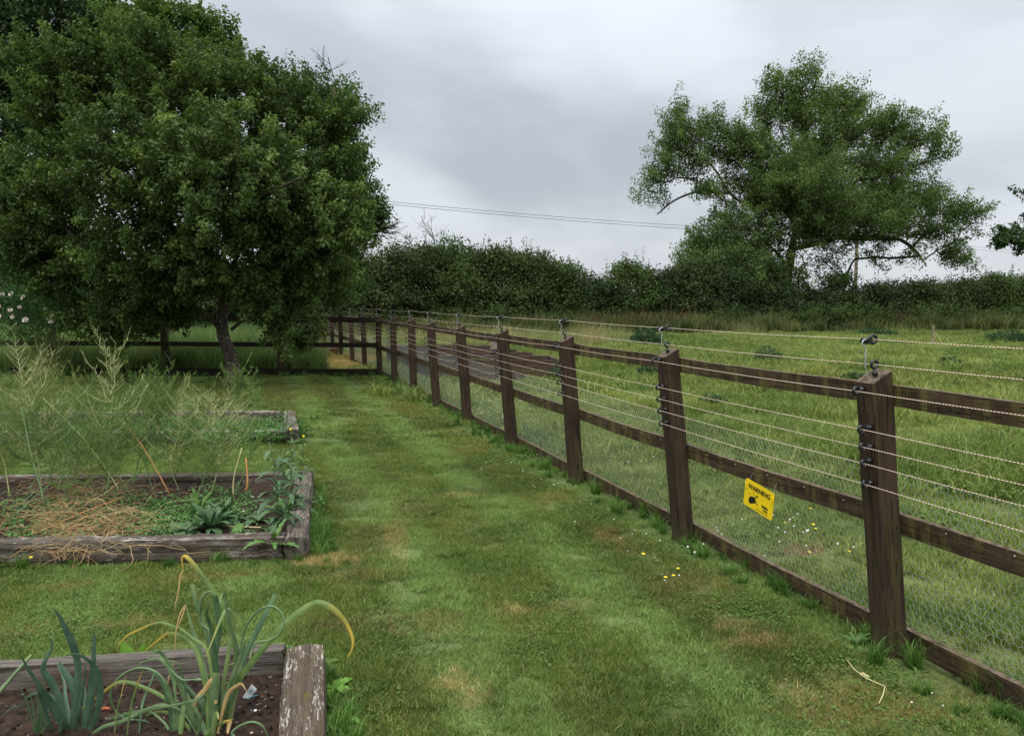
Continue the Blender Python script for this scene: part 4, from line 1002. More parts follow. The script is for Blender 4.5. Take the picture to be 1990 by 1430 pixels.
# ------------------------------------------------------------------ leafy weeds
def weed_mat(name, a, b_, c_): return strap_mat(name, a, b_, c_, .9, 1.3)
M['weed_blue'] = weed_mat('weed_blue_green', (.055, .12, .045), (.11, .20, .085), (.13, .22, .08))
M['weed_green'] = weed_mat('weed_green', (.07, .16, .03), (.12, .24, .05), (.14, .25, .06))
M['weed_bright'] = weed_mat('weed_bright', (.13, .30, .03), (.18, .36, .05), (.2, .36, .06))
M['weed_stem'] = plain('weed_stem', (.12, .15, .06), .6)
M['stone'] = plain('pale_stone', (.55, .50, .42), .8); M['brick'] = plain('brick_red', (.42, .12, .05), .85); M['white'] = plain('white_plastic', (.80, .81, .80), .4)
def lobed(mb, base, d, L, Wd, droop=.5, teeth=5, depth=.35, roll=0.0):
    """toothed leaf that bends under its weight"""
    d = d.normalized(); side = d.cross(Vector((0, 0, 1))); side = side.normalized() if side.length > .1 else Vector((1, 0, 0)); up = side.cross(d)
    side = (side * math.cos(roll) + up * math.sin(roll)).normalized(); n = teeth * 2; p = Vector(base); vs, at, fs = [], [], []; dd = d.copy()
    for i in range(n + 1):
        t = i / n; env = math.sin(math.pi * min(1, t * .85 + .12)) ** .8 if t < 1 else .03; wv = Wd / 2 * env * (1 if i % 2 else 1 - depth)
        up = side.cross(dd); vs += [p - side * wv + up * wv * .25, p.copy(), p + side * wv + up * wv * .25]; at += [t * .8] * 3
        p = p + dd * (L / n); dd = (dd + Vector((0, 0, -droop / n * 1.6))).normalized()
    for i in range(n): q = 3 * i; fs += [(q, q + 1, q + 4, q + 3), (q + 1, q + 2, q + 5, q + 4)]
    mb.add(vs, fs, at)
def rosette(name, loc, n, L, Wd, mat, label, cat='weed', el=(.3, 1.0), teeth=5, depth=.35, z=0, group=None, each=True):
    r = empty(name, loc, label=label, cat=cat, group=group); mb = MB()
    for k in range(n):
        a = k * 2.4 + random.uniform(-.3, .3); e = random.uniform(*el); s = random.uniform(.6, 1.1)
        d = Vector((math.cos(a) * math.cos(e), math.sin(a) * math.cos(e), math.sin(e))); q = mb if not each else MB()
        lobed(q, d * L * .06, d, L * s, Wd * s, random.uniform(.5, 1.1), teeth, depth, random.uniform(-.3, .3))
        if each: q.build('leaf', M[mat], r, True)
    if not each: mb.build('leaves', M[mat], r, True)
    return r
rosette('leafy_weed', G(408, 1030, .09), 34, .22, .065, 'weed_blue', 'big blue green leafy weed clump in the middle bed', el=(.1, 1.4))
rosette('leafy_weed', G(384, 1008, .09), 26, .20, .055, 'weed_green', 'leafy weed rising just behind the big blue green clump', el=(.3, 1.45))
rosette('leafy_weed', G(436, 1012, .09), 24, .19, .06, 'weed_blue', 'leafy weed at the right shoulder of the big blue green clump', el=(.2, 1.3))
rosette('leafy_weed', G(352, 1040, .09), 14, .17, .10, 'weed_blue', 'round leaved green weed left of the big leafy clump', depth=.08, el=(.2, 1.1))
rosette('leafy_weed', G(455, 1052, .09), 11, .26, .075, 'weed_green', 'low toothed weed behind the front sleeper of the middle bed', el=(.05, .5))
rosette('leafy_weed', G(530, 1062, .09), 12, .24, .06, 'weed_green', 'spiky toothed weed in the corner of the middle bed', el=(.3, 1.2), depth=.5)
rosette('leafy_weed', G(500, 1015, .09), 9, .15, .06, 'weed_blue', 'small weed on bare soil beside the yellow stems', el=(.3, 1.0))
rosette('leafy_weed', G(548, 1000, .12), 10, .22, .05, 'weed_green', 'upright jagged pale green weed leaning on the right sleeper', el=(.6, 1.35), depth=.55)
rosette('leafy_weed', G(650, 1340), 7, .10, .05, 'weed_bright', 'low bright weed beside the flaking sleeper end', el=(.2, .9))
rosette('leafy_weed', G(652, 1412), 9, .12, .055, 'weed_bright', 'small bright weed nearest the camera beside the flaking sleeper', el=(.2, .9))
rosette('leafy_weed', G(640, 1290), 5, .08, .035, 'weed_green', 'tiny weed at the flaking sleeper corner', el=(.2, .9))
rosette('leafy_weed', G(1345, 1085), 9, .11, .022, 'weed_green', 'broad bladed weed at the foot of the second nearest fence post', el=(.5, 1.3), depth=.1)
rosette('leafy_weed', G(1665, 1255), 8, .10, .025, 'weed_green', 'dock leaf clump left of the nearest fence post foot', el=(.4, 1.2), depth=.1)
rosette('leafy_weed', G(1770, 1295), 7, .07, .02, 'weed_green', 'small toothed weed right of the nearest fence post foot', el=(.3, 1.0), depth=.3)
rosette('palmate_weed', G(558, 1268, .1), 9, .07, .035, 'weed_green', 'small palmate weed sprouting at the corner joint of the nearest bed', el=(.2, 1.2), depth=.5)
# broad bright leaves rising behind the near back sleeper
bw = empty('broad_leaf_weed', G(270, 1300, 0), label='two broad bright green weed leaves rising behind the grey sleeper', cat='weed')
for (u, v), (u2, v2), w_ in (((262, 1296), (236, 1248), .055), ((272, 1302), (280, 1250), .045)):
    a = D(u, v, 3.42); b = D(u2, v2, 3.42); mb = MB(); ps = [a.lerp(b, t / 8) - Vector(bw.location) for t in range(9)]
    mb.ribbon(ps, [w_ * (.15 + math.sin(math.pi * min(.98, t / 8 * .9 + .08)) * (1 if t % 2 else .9)) for t in range(9)], Vector((1, .2, 0)), .15); mb.build('leaf', M['weed_bright'], bw)
mb = MB(); mb.tube([Vector((0, .0, 0)), D(262, 1296, 3.42) - Vector(bw.location)], .002, 5); mb.build('stem', M['weed_stem'], bw)

# tall sow thistles at the right end of the middle bed
def tall_weed(loc, tops, n, L, Wd, mat, label, flowers=0, cat='weed'):
    r = empty('tall_weed', loc, label=label, cat=cat)
    for tp in tops:
        p = smooth_path([Vector((0, 0, 0)), tp * .5 + Vector((random.gauss(0, .02), random.gauss(0, .02), .03)), tp], 4); mb = MB(); mb.tube(p, [.006 - .004 * i / len(p) for i in range(len(p))], 5); mb.build('stem', M['weed_stem'], r, True)
        for k in range(n):
            t = (k + .5) / n; b = p[int(t * (len(p) - 1))]; a = k * 2.4; e = random.uniform(.1, .9); d = Vector((math.cos(a) * math.cos(e), math.sin(a) * math.cos(e), math.sin(e)))
            q = MB(); s = (1.1 - .65 * t) * random.uniform(.7, 1.1); lobed(q, b, d, L * s, Wd * s, 1.0, 4, .45, random.uniform(-.4, .4)); q.build('leaf', M[mat], r, True)
        if flowers:
            v, f = ico(.012, tp); q = MB(); q.add(v, f); q.build('flower', M['butter'], r)
    return r
tall_weed(G(538, 1040, .09), [Vector((-.05, .05, .62)), Vector((.10, .05, .48)), Vector((.0, .2, .55))], 17, .24, .065, 'weed_blue', 'tall blue green sow thistle in front of the right sleeper', 0)
tall_weed(G(560, 1000, .09), [Vector((.03, .1, .50)), Vector((.14, .08, .35)), Vector((-.1, .12, .42))], 15, .22, .06, 'weed_blue', 'second blue green sow thistle leaning over the right sleeper', 0)
tall_weed(G(575, 930, .12), [Vector((.06, .05, .36)), Vector((-.05, .05, .42))], 13, .16, .045, 'weed_green', 'leggy weed at the far end of the right sleeper', 1)
tall_weed(G(612, 1010, 0), [Vector((.02, .0, .22)), Vector((.05, .05, .15))], 7, .12, .05, 'weed_green', 'green weed growing outside the right sleeper of the middle bed', 0)
tall_weed(G(552, 850, .1), [Vector((.05, .0, .38)), Vector((-.1, .0, .45)), Vector((.2, .0, .2))], 9, .16, .05, 'weed_blue', 'weed clump at the near corner of the far bed', 0)
tall_weed(G(600, 850, 0), [Vector((.02, .0, .30)), Vector((-.1, .0, .22))], 7, .14, .05, 'weed_green', 'weed outside the end sleeper of the far bed', 0)

# ground cover of little leaves in the middle and far beds
def ground_cover(name, spec, z, lsz, mat, label, zr=.05):
    C = []
    for u, v, ru, rv, n in spec:
        r = np.sqrt(rng.random(n)); a = rng.random(n) * 6.283
        for uu, vv in zip(u + ru * r * np.cos(a), v + rv * r * np.sin(a)):
            g = G(uu, vv, z)
            if z > .05 and g.y < 5.07 + (g.x + 1.45) * .064 and g.y > 4: continue
            C.append((g.x, g.y, z + abs(random.gauss(0, zr))))
    C = np.array(C); n = len(C); N_ = norm(rand_unit(n) * .7 + np.array([0, -.2, 1])); Dd = norm(np.cross(N_, rand_unit(n)))
    me = leaf_mesh(name, C, Dd, N_, rng.uniform(.6, 1.3, n) * lsz, rng.uniform(.6, 1.1, n) * lsz * .75, rng.random(n), mat); return link(name, me, label=label, cat='weeds', kind='stuff')
LM = {}
LM['cover'] = leaf_mat('ground_cover_leaf', (.05, .12, .03), (.10, .21, .06), (.17, .30, .09), .25, big=3)
ground_cover('ground_cover', [(110, 1068, 110, 22, 900), (60, 1010, 80, 50, 900), (300, 1060, 90, 18, 700), (430, 1078, 60, 9, 500), (500, 1072, 50, 8, 400), (430, 985, 70, 35, 900), (230, 1000, 120, 40, 1200), (330, 1010, 60, 40, 900), (490, 1050, 50, 12, 220)], .095, .026, LM['cover'], 'low leafy weeds carpeting the soil of the middle bed', .04)
ground_cover('ground_cover', [(430, 840, 110, 22, 2200), (330, 835, 110, 22, 1200), (250, 835, 130, 18, 1400), (80, 840, 110, 18, 1200), (530, 835, 40, 20, 700)], .095, .035, LM['cover'], 'low leafy weeds carpeting the soil of the far bed', .05)

# ------------------------------------------------------------------ asparagus
LM['fern'] = leaf_mat('asparagus_fern', (.09, .155, .035), (.16, .24, .06), (.27, .35, .105), .36, big=1.5)
LM['fern_yellow'] = leaf_mat('asparagus_yellowing_fern', (.15, .21, .05), (.26, .31, .09), (.40, .42, .16), .35, big=1.5)
M['asp_stem'] = plain('asparagus_stem', (.12, .20, .085), .55); M['asp_bare'] = plain('bare_cream_stem', (.40, .41, .19), .6); M['asp_olive'] = plain('olive_stem', (.26, .30, .11), .6)
def asparagus(u0, v0, u1, v1, Y, label, fern='fern', stem='asp_stem', branches=22, blen=.34, needle=1.0, bare_top=0.0, z0=.09):
    branches = int(branches * (.62 if bare_top > .5 else .8)); blen *= .72 if bare_top > .5 else .9; v1 += 22 if bare_top > .5 else 12
    base = D(u0, v0, Y); base.z = z0; tip = D(u1, v1, Y + random.uniform(-.15, .15)); r = empty('asparagus_plant', base, label=label, cat='asparagus', group='asparagus plants in the middle bed')
    T = tip - base; H = T.length; side = Vector((random.gauss(0, .07), random.gauss(0, .07), 0))
    path = smooth_path([Vector((0, 0, 0)), T * .35 + side, T * .7 + side * .4 * random.uniform(-1, 1), T], 6)
    mb = MB(); mb.tube(path, [.0055 * (1 - .75 * i / len(path)) for i in range(len(path))], 6); mb.build('stem', M[stem], r, True)
    A, B, ra, rb_ = [], [], [], []; C, Dd, L = [], [], []
    for k in range(branches):
        t = .30 + .68 * (k + random.random()) / branches; b = path[min(len(path) - 1, int(t * len(path)))]; a = k * 2.4 + random.uniform(-.9, .9); e = (random.uniform(-.1, .5) if bare_top > .5 else random.uniform(.0, .9)) + (.35 if t > .85 else 0)
        l = blen * 1.35 * (1.15 - t * .62) * random.uniform(.7, 1.25); d = Vector((math.cos(a) * math.cos(e), math.sin(a) * math.cos(e), math.sin(e)))
        n = 7; cv = random.uniform(.5, 1.1) if bare_top > .5 else random.uniform(.1, .75); pts = [b + d * l * i / n + Vector((0, 0, cv * l * (i / n) ** 2)) + Vector((random.gauss(0, .006), random.gauss(0, .006), random.gauss(0, .003))) for i in range(n + 1)]
        for i in range(n):
            A.append(pts[i]); B.append(pts[i + 1]); bt = .0026 if bare_top > .5 else .0019; ra.append(bt * (1 - .7 * i / n)); rb_.append(bt * (1 - .7 * (i + 1) / n))
            for sgn in (-1, 1):
                sd_ = d.cross(Vector((0, 0, 1))).normalized(); q = pts[i] + (pts[i + 1] - pts[i]) * random.random()
                dl = (d * .6 + sd_ * sgn * random.uniform(.6, 1.1) + Vector((0, 0, random.uniform(.1, .8)))).normalized(); ll = l * (.42 if bare_top > .5 else .30) * (1 - .5 * i / n) * random.uniform(.6, 1.3)
                m_ = 3; qs = [q + dl * ll * j / m_ + Vector((0, 0, .25 * ll * (j / m_) ** 2)) for j in range(m_ + 1)]
                for j in range(m_): A.append(qs[j]); B.append(qs[j + 1]); ra.append(bt * .6); rb_.append(bt * .4)
                if t < 1 - bare_top or random.random() < .2:
                    for j in range(int(17 * needle)):
                        tt = random.random(); qq = q + dl * ll * tt + Vector((0, 0, .25 * ll * tt * tt)); C.append(tuple(qq)); Dd.append((dl.x + random.gauss(0, .7), dl.y + random.gauss(0, .7), dl.z + .3 + random.gauss(0, .6))); L.append(random.uniform(.014, .034))
    A, B = [np.array([tuple(p) for p in q]) for q in (A, B)]
    link('branches', edges_mesh('branches', A, B, np.array(ra), np.array(rb_), M['asp_bare'] if bare_top > .3 else M[stem] if fern == 'fern' else M['asp_olive'], 3), r, kind='stuff')
    if C:
        C, Dd, L = np.array(C), np.array(Dd), np.array(L); n = len(C)
        link('fern', leaf_mesh('fern', C, Dd, rand_unit(n), L, np.full(n, .0026), rng.random(n), LM[fern]), r, kind='stuff')
    return r
for a in [
    (85, 990, 40, 700, 5.9, 'bare cream asparagus skeleton standing tallest at the far left', 'fern_yellow', 'asp_bare', 30, .42, .5, .78),
    (262, 985, 215, 672, 6.1, 'half bare asparagus with pointed olive top below the rose flowers', 'fern', 'asp_olive', 30, .34, .8, .62),
    (410, 960, 418, 765, 6.3, 'yellowing asparagus dome with bare cream twigs left of the tree trunk', 'fern_yellow', 'asp_bare', 34, .36, .8, .75),
    (350, 975, 345, 765, 6.4, 'pale yellow asparagus behind the yellowing dome', 'fern_yellow', 'asp_bare', 22, .34, .7, .6),
    (25, 1000, 60, 800, 5.8, 'feathery asparagus at the left edge of the middle bed', 'fern', 'asp_stem', 26, .40, 1.0, .0),
    (110, 935, 115, 815, 6.4, 'feathery asparagus third from the left edge', 'fern', 'asp_stem', 24, .40, 1.0, .0),
    (160, 1020, 130, 840, 5.6, 'asparagus with green leaning stem in the left middle of the bed', 'fern', 'asp_stem', 20, .36, .8, .0),
    (215, 960, 185, 790, 6.2, 'dense green asparagus left of the pointed one', 'fern', 'asp_stem', 26, .38, 1.0, .0),
    (300, 965, 290, 785, 6.3, 'dense green asparagus right of the pointed one', 'fern', 'asp_stem', 26, .38, 1.0, .0),
    (372, 985, 420, 840, 5.9, 'grey green asparagus in front of the yellowing dome', 'fern', 'asp_stem', 22, .34, .8, .0),
    (258, 940, 325, 750, 6.5, 'asparagus leaning right towards the tree trunk', 'fern', 'asp_stem', 22, .34, 1.0, .1),
    (447, 975, 505, 742, 6.1, 'single tall asparagus stem with a bright feathery tip leaning right', 'fern', 'asp_stem', 7, .16, 1.2, .0),
    (180, 1000, 235, 850, 5.7, 'short feathery asparagus rising through the straw heap', 'fern', 'asp_stem', 24, .38, 1.0, .0),
    (55, 940, 20, 840, 6.5, 'low feathery asparagus at the back left of the bed', 'fern', 'asp_stem', 24, .40, 1.0, .0),
    (330, 940, 380, 810, 6.6, 'low green asparagus at the back right of the bed', 'fern', 'asp_stem', 22, .36, 1.0, .0),
    (150, 945, 165, 770, 6.6, 'slender asparagus between the bare one and the pointed one', 'fern', 'asp_olive', 24, .36, .8, .25),
    (20, 980, -15, 770, 6.2, 'asparagus cut by the left edge of the picture', 'fern', 'asp_olive', 24, .42, 1.0, .15),
]: asparagus(*a)
asparagus(456, 880, 462, 722, 9.4, 'bright green upright asparagus in the far bed in front of the trunk', 'fern', 'asp_stem', 22, .30, 1.3, .0)
asparagus(90, 840, 95, 740, 9.8, 'soft pale asparagus in the far bed at the left', 'fern_yellow', 'asp_stem', 22, .42, 1.2, .0)
asparagus(240, 840, 250, 750, 9.8, 'soft green asparagus in the far bed left of the trunk', 'fern', 'asp_stem', 22, .42, 1.2, .0)

# fallen and dry stalks
def stalk(name, pts, r, mat, label, z=None, cat='stalk', par=None):
    W3 = [D(*p) for p in pts]; o = empty(name, W3[0], label=label, cat=cat) if par is None else par
    mb = MB(); pth = smooth_path([p - Vector(o.location) for p in W3], 4); mb.tube(pth, [r * (1 - .4 * i / len(pth)) for i in range(len(pth))], 5); mb.build('stem', mat, o, True); return o
M['straw'] = plain('straw', (.42, .27, .12), .7); M['orange_straw'] = plain('orange_straw', (.48, .22, .08), .7); M['pale_straw'] = plain('pale_straw', (.60, .53, .28), .7)
for nm, pts, r, mt, lb in [
    ('fallen_stalk', [(15, 1180 - 15, 4.9), (0, 1165, 4.9)], .003, 'straw', None),
    ('green_stalk', [(90, 985, 5.4), (60, 880, 5.5), (42, 792, 5.6)], .006, 'asp_stem', 'thick blue green cut stalk crossing the left of the middle bed'),
    ('green_stalk', [(15, 1012, 5.3), (120, 925, 5.6), (255, 855, 6.0)], .004, 'asp_stem', 'long thin green stalk slanting up to the right across the bed'),
    ('green_stalk', [(80, 770, 6.3), (160, 850, 5.9), (215, 925, 5.6), (230, 950, 5.5)], .004, 'asp_olive', 'long stalk slanting down to the right over the straw heap'),
    ('yellow_stalk', [(453, 963, 6.0), (455, 925, 6.0), (470, 870, 6.0)], .006, 'pale_straw', 'pale yellow cut stalk, left one of the upright pair on bare soil'),
    ('orange_stalk', [(478, 955, 6.0), (481, 935, 6.0), (478, 890, 6.05)], .009, 'orange_straw', 'short orange dried stalk standing on bare soil'),
    ('green_stalk', [(330, 960, 5.9), (285, 880, 6.0), (250, 830, 6.1)], .005, 'orange_straw', 'orange and green leaning stalk left of the leafy clump'),
    ('pale_stalk', [(440, 1022, 5.35), (490, 1024, 5.33), (530, 1024, 5.3)], .005, 'pale_straw', 'pale stalk lying flat behind the front sleeper of the middle bed'),
    ('orange_stalk', [(0, 1055, 5.05), (70, 1035, 5.1), (150, 1000, 5.3), (240, 965, 5.6)], .005, 'orange_straw', 'longest orange dry stalk lying over the straw heap')][1:]:
    stalk(nm, pts, r, M[mt], lb, cat='stalk')
A, B, T = [], [], []
def strand(c, L, rad, zmax):
    a = random.uniform(0, 6.28); p = c.copy(); d = Vector((math.cos(a), math.sin(a) * .6, random.uniform(-.1, .35)))
    for i in range(6):
        q = p + d.normalized() * L / 6; q.z = max(.10, min(q.z, zmax)); A.append(tuple(p)); B.append(tuple(q)); T.append(rad); p = q; d += Vector((random.gauss(0, .28), random.gauss(0, .28), random.gauss(-.12, .2)))
for _ in range(420):
    u = random.gauss(150, 70); v = random.gauss(1030, 26)
    g = G(min(max(u, -60), 330), min(max(v, 960), 1072), .1); g.z = .10 + abs(random.gauss(0, .07)); strand(g, random.uniform(.12, .42), random.uniform(.0008, .0022), .36)
for _ in range(170):
    g = G(random.gauss(170, 60), random.gauss(960, 14), .1); g.z = .1 + abs(random.gauss(0, .08)); strand(g, random.uniform(.15, .35), .0012, .34)
for _ in range(40):
    g = G(random.uniform(50, 200), 1074, .16); g.z = .17; strand(g, random.uniform(.08, .2), .0012, .2)
mt_, t_, b_, o_ = new_mat('dry_straw_heap'); ti_ = attr(t_, 'tint'); c_ = t_.mix(ti_, (.27, .18, .08), (.58, .44, .22)); c_ = t_.mix(t_.step(ti_, .7, .95), c_, (.42, .22, .09)); t_.put(b_.inputs['Base Color'], c_)
link('dry_stalk_heap', edges_mesh('dry_stalk_heap', np.array(A), np.array(B), np.array(T), np.array(T), mt_, 3, np.repeat(rng.random(len(A) // 6), 6)), label='tangled heap of dry orange brown stalks behind the front sleeper', cat='straw heap', kind='stuff')

# little things on the soil and lawn
def rock(name, loc, size, mat, label, cat, squash=(1, 1, .6), rz=None):
    v, f = ico(size, (0, 0, 0)); v = [Vector((p.x * squash[0] * random.uniform(.8, 1.2), p.y * squash[1] * random.uniform(.8, 1.2), p.z * squash[2])) for p in v]
    mb = MB(); mb.add(v, f); me = mb.mesh(name, M[mat]); o = link(name, me, label=label, cat=cat); o.location = Vector(loc) + Vector((0, 0, size * .3)); o.rotation_euler = (0, 0, random.random() * 3 if rz is None else rz); return o
rock('brick_shard', G(205, 1379, .05), .020, 'brick', 'small orange red brick shard on soil by the leek', 'brick shard', (1.1, .5, .35), .1)
rock('stone', G(519, 1373, .05), .008, 'stone', 'small pinkish stone on soil nearest the flaking sleeper', 'stone')
rock('stone', G(496, 1381, .05), .009, 'white', 'white crumb of shell on soil below the plant label', 'stone', (1.3, .7, .4))
rock('stone', G(489, 1424, .05), .006, 'stone', 'pale pebble at the bottom edge of the soil', 'stone')
rock('stone', G(445, 975, .09), .022, 'white', 'white stone on soil behind the leafy weed clump', 'stone', (1.4, .8, .5))
rock('stone', G(325, 1035, .09), .016, 'white', 'white stone behind the front sleeper left of the leaves', 'stone', (1.5, .7, .5))
rock('stone', G(474, 994, .09), .013, 'stone', 'tan stone on the bare soil patch of the middle bed', 'stone')
rock('stone', G(491, 967, .09), .016, 'stone', 'brown stone beside the orange dried stalk', 'stone')
pl_ = empty('plant_label', G(478, 1354, .05), label='white plant label with blue ring emblem stuck in the soil', cat='plant label')
q = [D(u, v, 3.06) - Vector(pl_.location) for u, v in ((471, 1354), (484, 1358), (499, 1339), (489, 1329))]; nn = (q[1] - q[0]).cross(q[3] - q[0]).normalized()
if nn.y > 0: nn = -nn
mb = MB(); mb.add(q + [p - nn * .002 for p in q], [(0, 1, 2, 3), (7, 6, 5, 4), (0, 4, 5, 1), (1, 5, 6, 2), (2, 6, 7, 3), (3, 7, 4, 0)]); mb.build('card', M['white'], pl_)
c0 = q[0] * .2 + q[1] * .2 + q[2] * .3 + q[3] * .3; ax = (q[1] - q[0]).normalized(); ay = nn.cross(ax).normalized(); mb = MB()
def annulus(r0, r1, seg=18):
    vs = []; 
    for i in range(seg): a = 2 * math.pi * i / seg; dd = ax * math.cos(a) + ay * math.sin(a); vs += [c0 + dd * r0 + nn * .0006, c0 + dd * r1 + nn * .0006]
    mb.add(vs, [(2 * i, 2 * i + 1, (2 * i + 3) % (2 * seg), (2 * i + 2) % (2 * seg)) for i in range(seg)])
annulus(.0105, .0125); annulus(.0025, .0062)
M['blue'] = plain('blue_ink', (.08, .16, .26), .5); M['blue2'] = plain('blue_plastic', (.08, .42, .62), .4)
mb.build('ring_emblem', M['blue'], pl_); mb = MB(); mb.tube([D(500, 1350, 3.03) - Vector(pl_.location), D(470, 1358, 3.08) - Vector(pl_.location)], .0016, 5); mb.build('blue_tie', M['blue2'], pl_)
ls = empty('dry_stem', G(1645, 1280), label='long pale bent grass stem lying on the lawn near the fence', cat='grass stem')
mb = MB(); mb.tube([G(u, v, z) - Vector(ls.location) for u, v, z in ((1645, 1280, .03), (1660, 1300, .05), (1685, 1318, .05), (1720, 1333, .05), (1716, 1350, .04), (1708, 1366, .02))], .0022, 5); mb.build('stem', M['pale_straw'], ls, True)
mb = MB()
for k in range(14): p = G(1672 + k * 1.2, 1309 + k * .5, .04) - Vector(ls.location); v, f = ico(.004, p + Vector((0, 0, random.uniform(0, .01)))); mb.add(v, f)
mb.build('seed_head', M['pale_straw'], ls)
M['clod'] = plain('dark_clod', (.035, .018, .010), 1.0)
for (u, v, s_, lb) in ((1243, 771, .06, 'dark brown clod in the pasture left of the second fence post'), (1274, 769, .075, 'flatter brown clod touching the second fence post in view')):
    rock('soil_clod', G(u, v), s_, 'clod', lb, 'clod', (1.3, .8, .7))

# ------------------------------------------------------------------ hens
def hen(loc, rz, s, body, dark, label):
    r = empty('hen', loc, rz, label=label, cat='hen'); r.scale = (s, s, s)
    def blob(name, secs, mat, n=10):
        mb = MB(); m = len(secs)
        for x, z, ry, rz_ in secs:
            for k in range(n): a = 2 * math.pi * k / n; mb.v.append((x, ry * math.cos(a), z + rz_ * math.sin(a))); mb.a.append(.5)
        for i in range(m - 1): mb.f += [(i * n + k, i * n + (k + 1) % n, (i + 1) * n + (k + 1) % n, (i + 1) * n + k) for k in range(n)]
        mb.f += [tuple(range(n))[::-1], tuple((m - 1) * n + k for k in range(n))]; return mb.build(name, mat, r, True)
    # body, neck bent to the ground, head: one skin
    blob('body', [(-.20, .25, .015, .02), (-.15, .225, .06, .07), (-.07, .19, .095, .10), (.03, .17, .095, .10), (.10, .165, .07, .08), (.145, .14, .045, .05), (.18, .10, .032, .035), (.205, .065, .024, .026), (.23, .05, .022, .024), (.25, .045, .012, .012)], body)
    mb = MB(); mb.add([(-.14, -.02, .27), (-.14, .02, .27), (-.30, .0, .42), (-.25, .0, .44), (-.18, 0, .38), (-.26, 0, .26), (-.32, .0, .34)], [(0, 5, 6, 2), (0, 2, 3, 4), (1, 4, 3, 2), (1, 2, 6, 5), (0, 4, 1)]); mb.build('tail', dark, r)
    for y in (-.092, .092):
        mb = MB(); mb.add([(.05, y, .20), (-.02, y * 1.06, .24), (-.16, y * .75, .22), (-.13, y * .8, .16), (-.02, y * 1.08, .12), (.05, y * .95, .14)], [(0, 1, 2, 3, 4, 5)]); mb.build('wing', dark, r)
    for y in (-.04, .04):
        mb = MB(); mb.tube([(-.01, y, .10), (.0, y, .04), (-.005, y, .0)], [.022, .008, .007], 6)
        for a in (-.5, 0, .5, 3.14): mb.tube([(-.005, y, .004), (-.005 + .045 * math.cos(a), y + .045 * math.sin(a), .003)], .005, 4)
        mb.build('leg', plain('hen_leg', (.35, .25, .08), .6), r)
    mb = MB(); mb.tube([(.248, 0, .043), (.272, 0, .034)], [.009, .001], 5); mb.build('beak', plain('beak', (.35, .25, .1), .5), r)
    mb = MB(); mb.add([(.215, 0, .072), (.225, .003, .092), (.235, 0, .07), (.24, 0, .09), (.247, 0, .062)], [(0, 1, 2), (2, 3, 4), (0, 2, 4)]); mb.build('comb', plain('comb_red', (.5, .03, .02), .5), r)
    mb = MB()
    for y in (-.02, .02): v, f = ico(.004, (.232, y, .056)); mb.add(v, f)
    mb.build('eyes', M['black'], r)
hen(G(648, 694), R(165), 1.05, plain('russet_feather', (.11, .042, .022), .8), plain('dark_feather', (.035, .016, .010), .8), 'russet brown hen pecking in the yellow grass behind the cross fence')
hen(G(629, 690), R(100), .62, plain('grey_brown_feather', (.12, .09, .08), .8), plain('grey_feather', (.08, .065, .06), .8), 'small grey brown hen left of the russet hen')

# stake with wire in the field
st = empty('wooden_stake', G(1812, 676), label='short pale wooden stake with loose wire standing in the far pasture', cat='stake')
mb = MB(); mb.tube([(0, 0, -.1), (.02, 0, .3), (0, 0, .62), (.01, 0, .82)], [.05, .048, .05, .045], 7); mb.build('post', bark_mat('stake_wood', (.16, .13, .09), (.34, .29, .20)), st)
mb = MB(); mb.tube(smooth_path([(.04, -.05, .55), (.12, -.1, .45), (.25, -.15, .22), (.5, -.15, .05)], 4), .008, 5); mb.tube(smooth_path([(-.05, -.05, .5), (.06, -.06, .40), (-.04, -.06, .28), (.05, -.05, .15)], 4), .008, 5); mb.build('loose_wire', M['pale_straw'], st)
# thistles and dark tufts in the pasture
LM['thistle'] = leaf_mat('thistle_leaf', (.03, .065, .028), (.055, .105, .045), (.09, .15, .07), .2)
def tuft(u, v, w_, h, n, label, lm='thistle', sz=.09, cat='weed', name='weed_clump'):
    c = G(u, v); o = empty(name, c, label=label, cat=cat); r = np.sqrt(rng.random(n)); a = rng.random(n) * 6.283; z = rng.random(n) ** .7 * h * (1 - .6 * r)
    C = np.stack([r * np.cos(a) * w_, r * np.sin(a) * w_, z], 1); Dd = norm(np.stack([np.cos(a), np.sin(a), np.full(n, .7)], 1) + rng.normal(0, .4, (n, 3)))
    link('leaves', leaf_mesh('leaves', C, Dd, rand_unit(n), rng.uniform(.6, 1.2, n) * sz, rng.uniform(.6, 1.2, n) * sz * .35, rng.random(n), LM[lm]), o)
    k = 8; A = np.zeros((k, 3)); Bq = np.stack([rng.normal(0, w_ * .4, k), rng.normal(0, w_ * .4, k), np.full(k, h * .8)], 1); link('stems', edges_mesh('stems', A, Bq, np.full(k, .008), np.full(k, .003), M['weed_stem'], 4), o)
tuft(1256, 674, .55, .75, 900, 'rounded dark weed clump left behind the second fence post', sz=.16)
tuft(1492, 704, .35, .5, 500, 'dark thistle clump between the two nearest posts')
tuft(1275, 735, .4, .45, 450, 'weed clump seen low behind the second fence post', sz=.11)
tuft(1385, 795, .2, .28, 260, 'small thistle behind the top rail of the second bay', sz=.08)
tuft(1665, 745, .3, .25, 300, 'low weed clump left of the nearest post', sz=.10)
tuft(1845, 712, .25, .3, 260, 'small dark thistle below the wooden stake', sz=.1)
tuft(1960, 668, .8, .6, 900, 'dark nettle patch at the right edge in front of the hedge', sz=.16)
tuft(1700, 655, .9, .5, 700, 'green weed mound behind the nearest post top', sz=.16)
tuft(1080, 745, .12, .5, 160, 'slim upright weed in front of the timber frame', 'fernweed' if 'fernweed' in LM else 'thistle', .08)

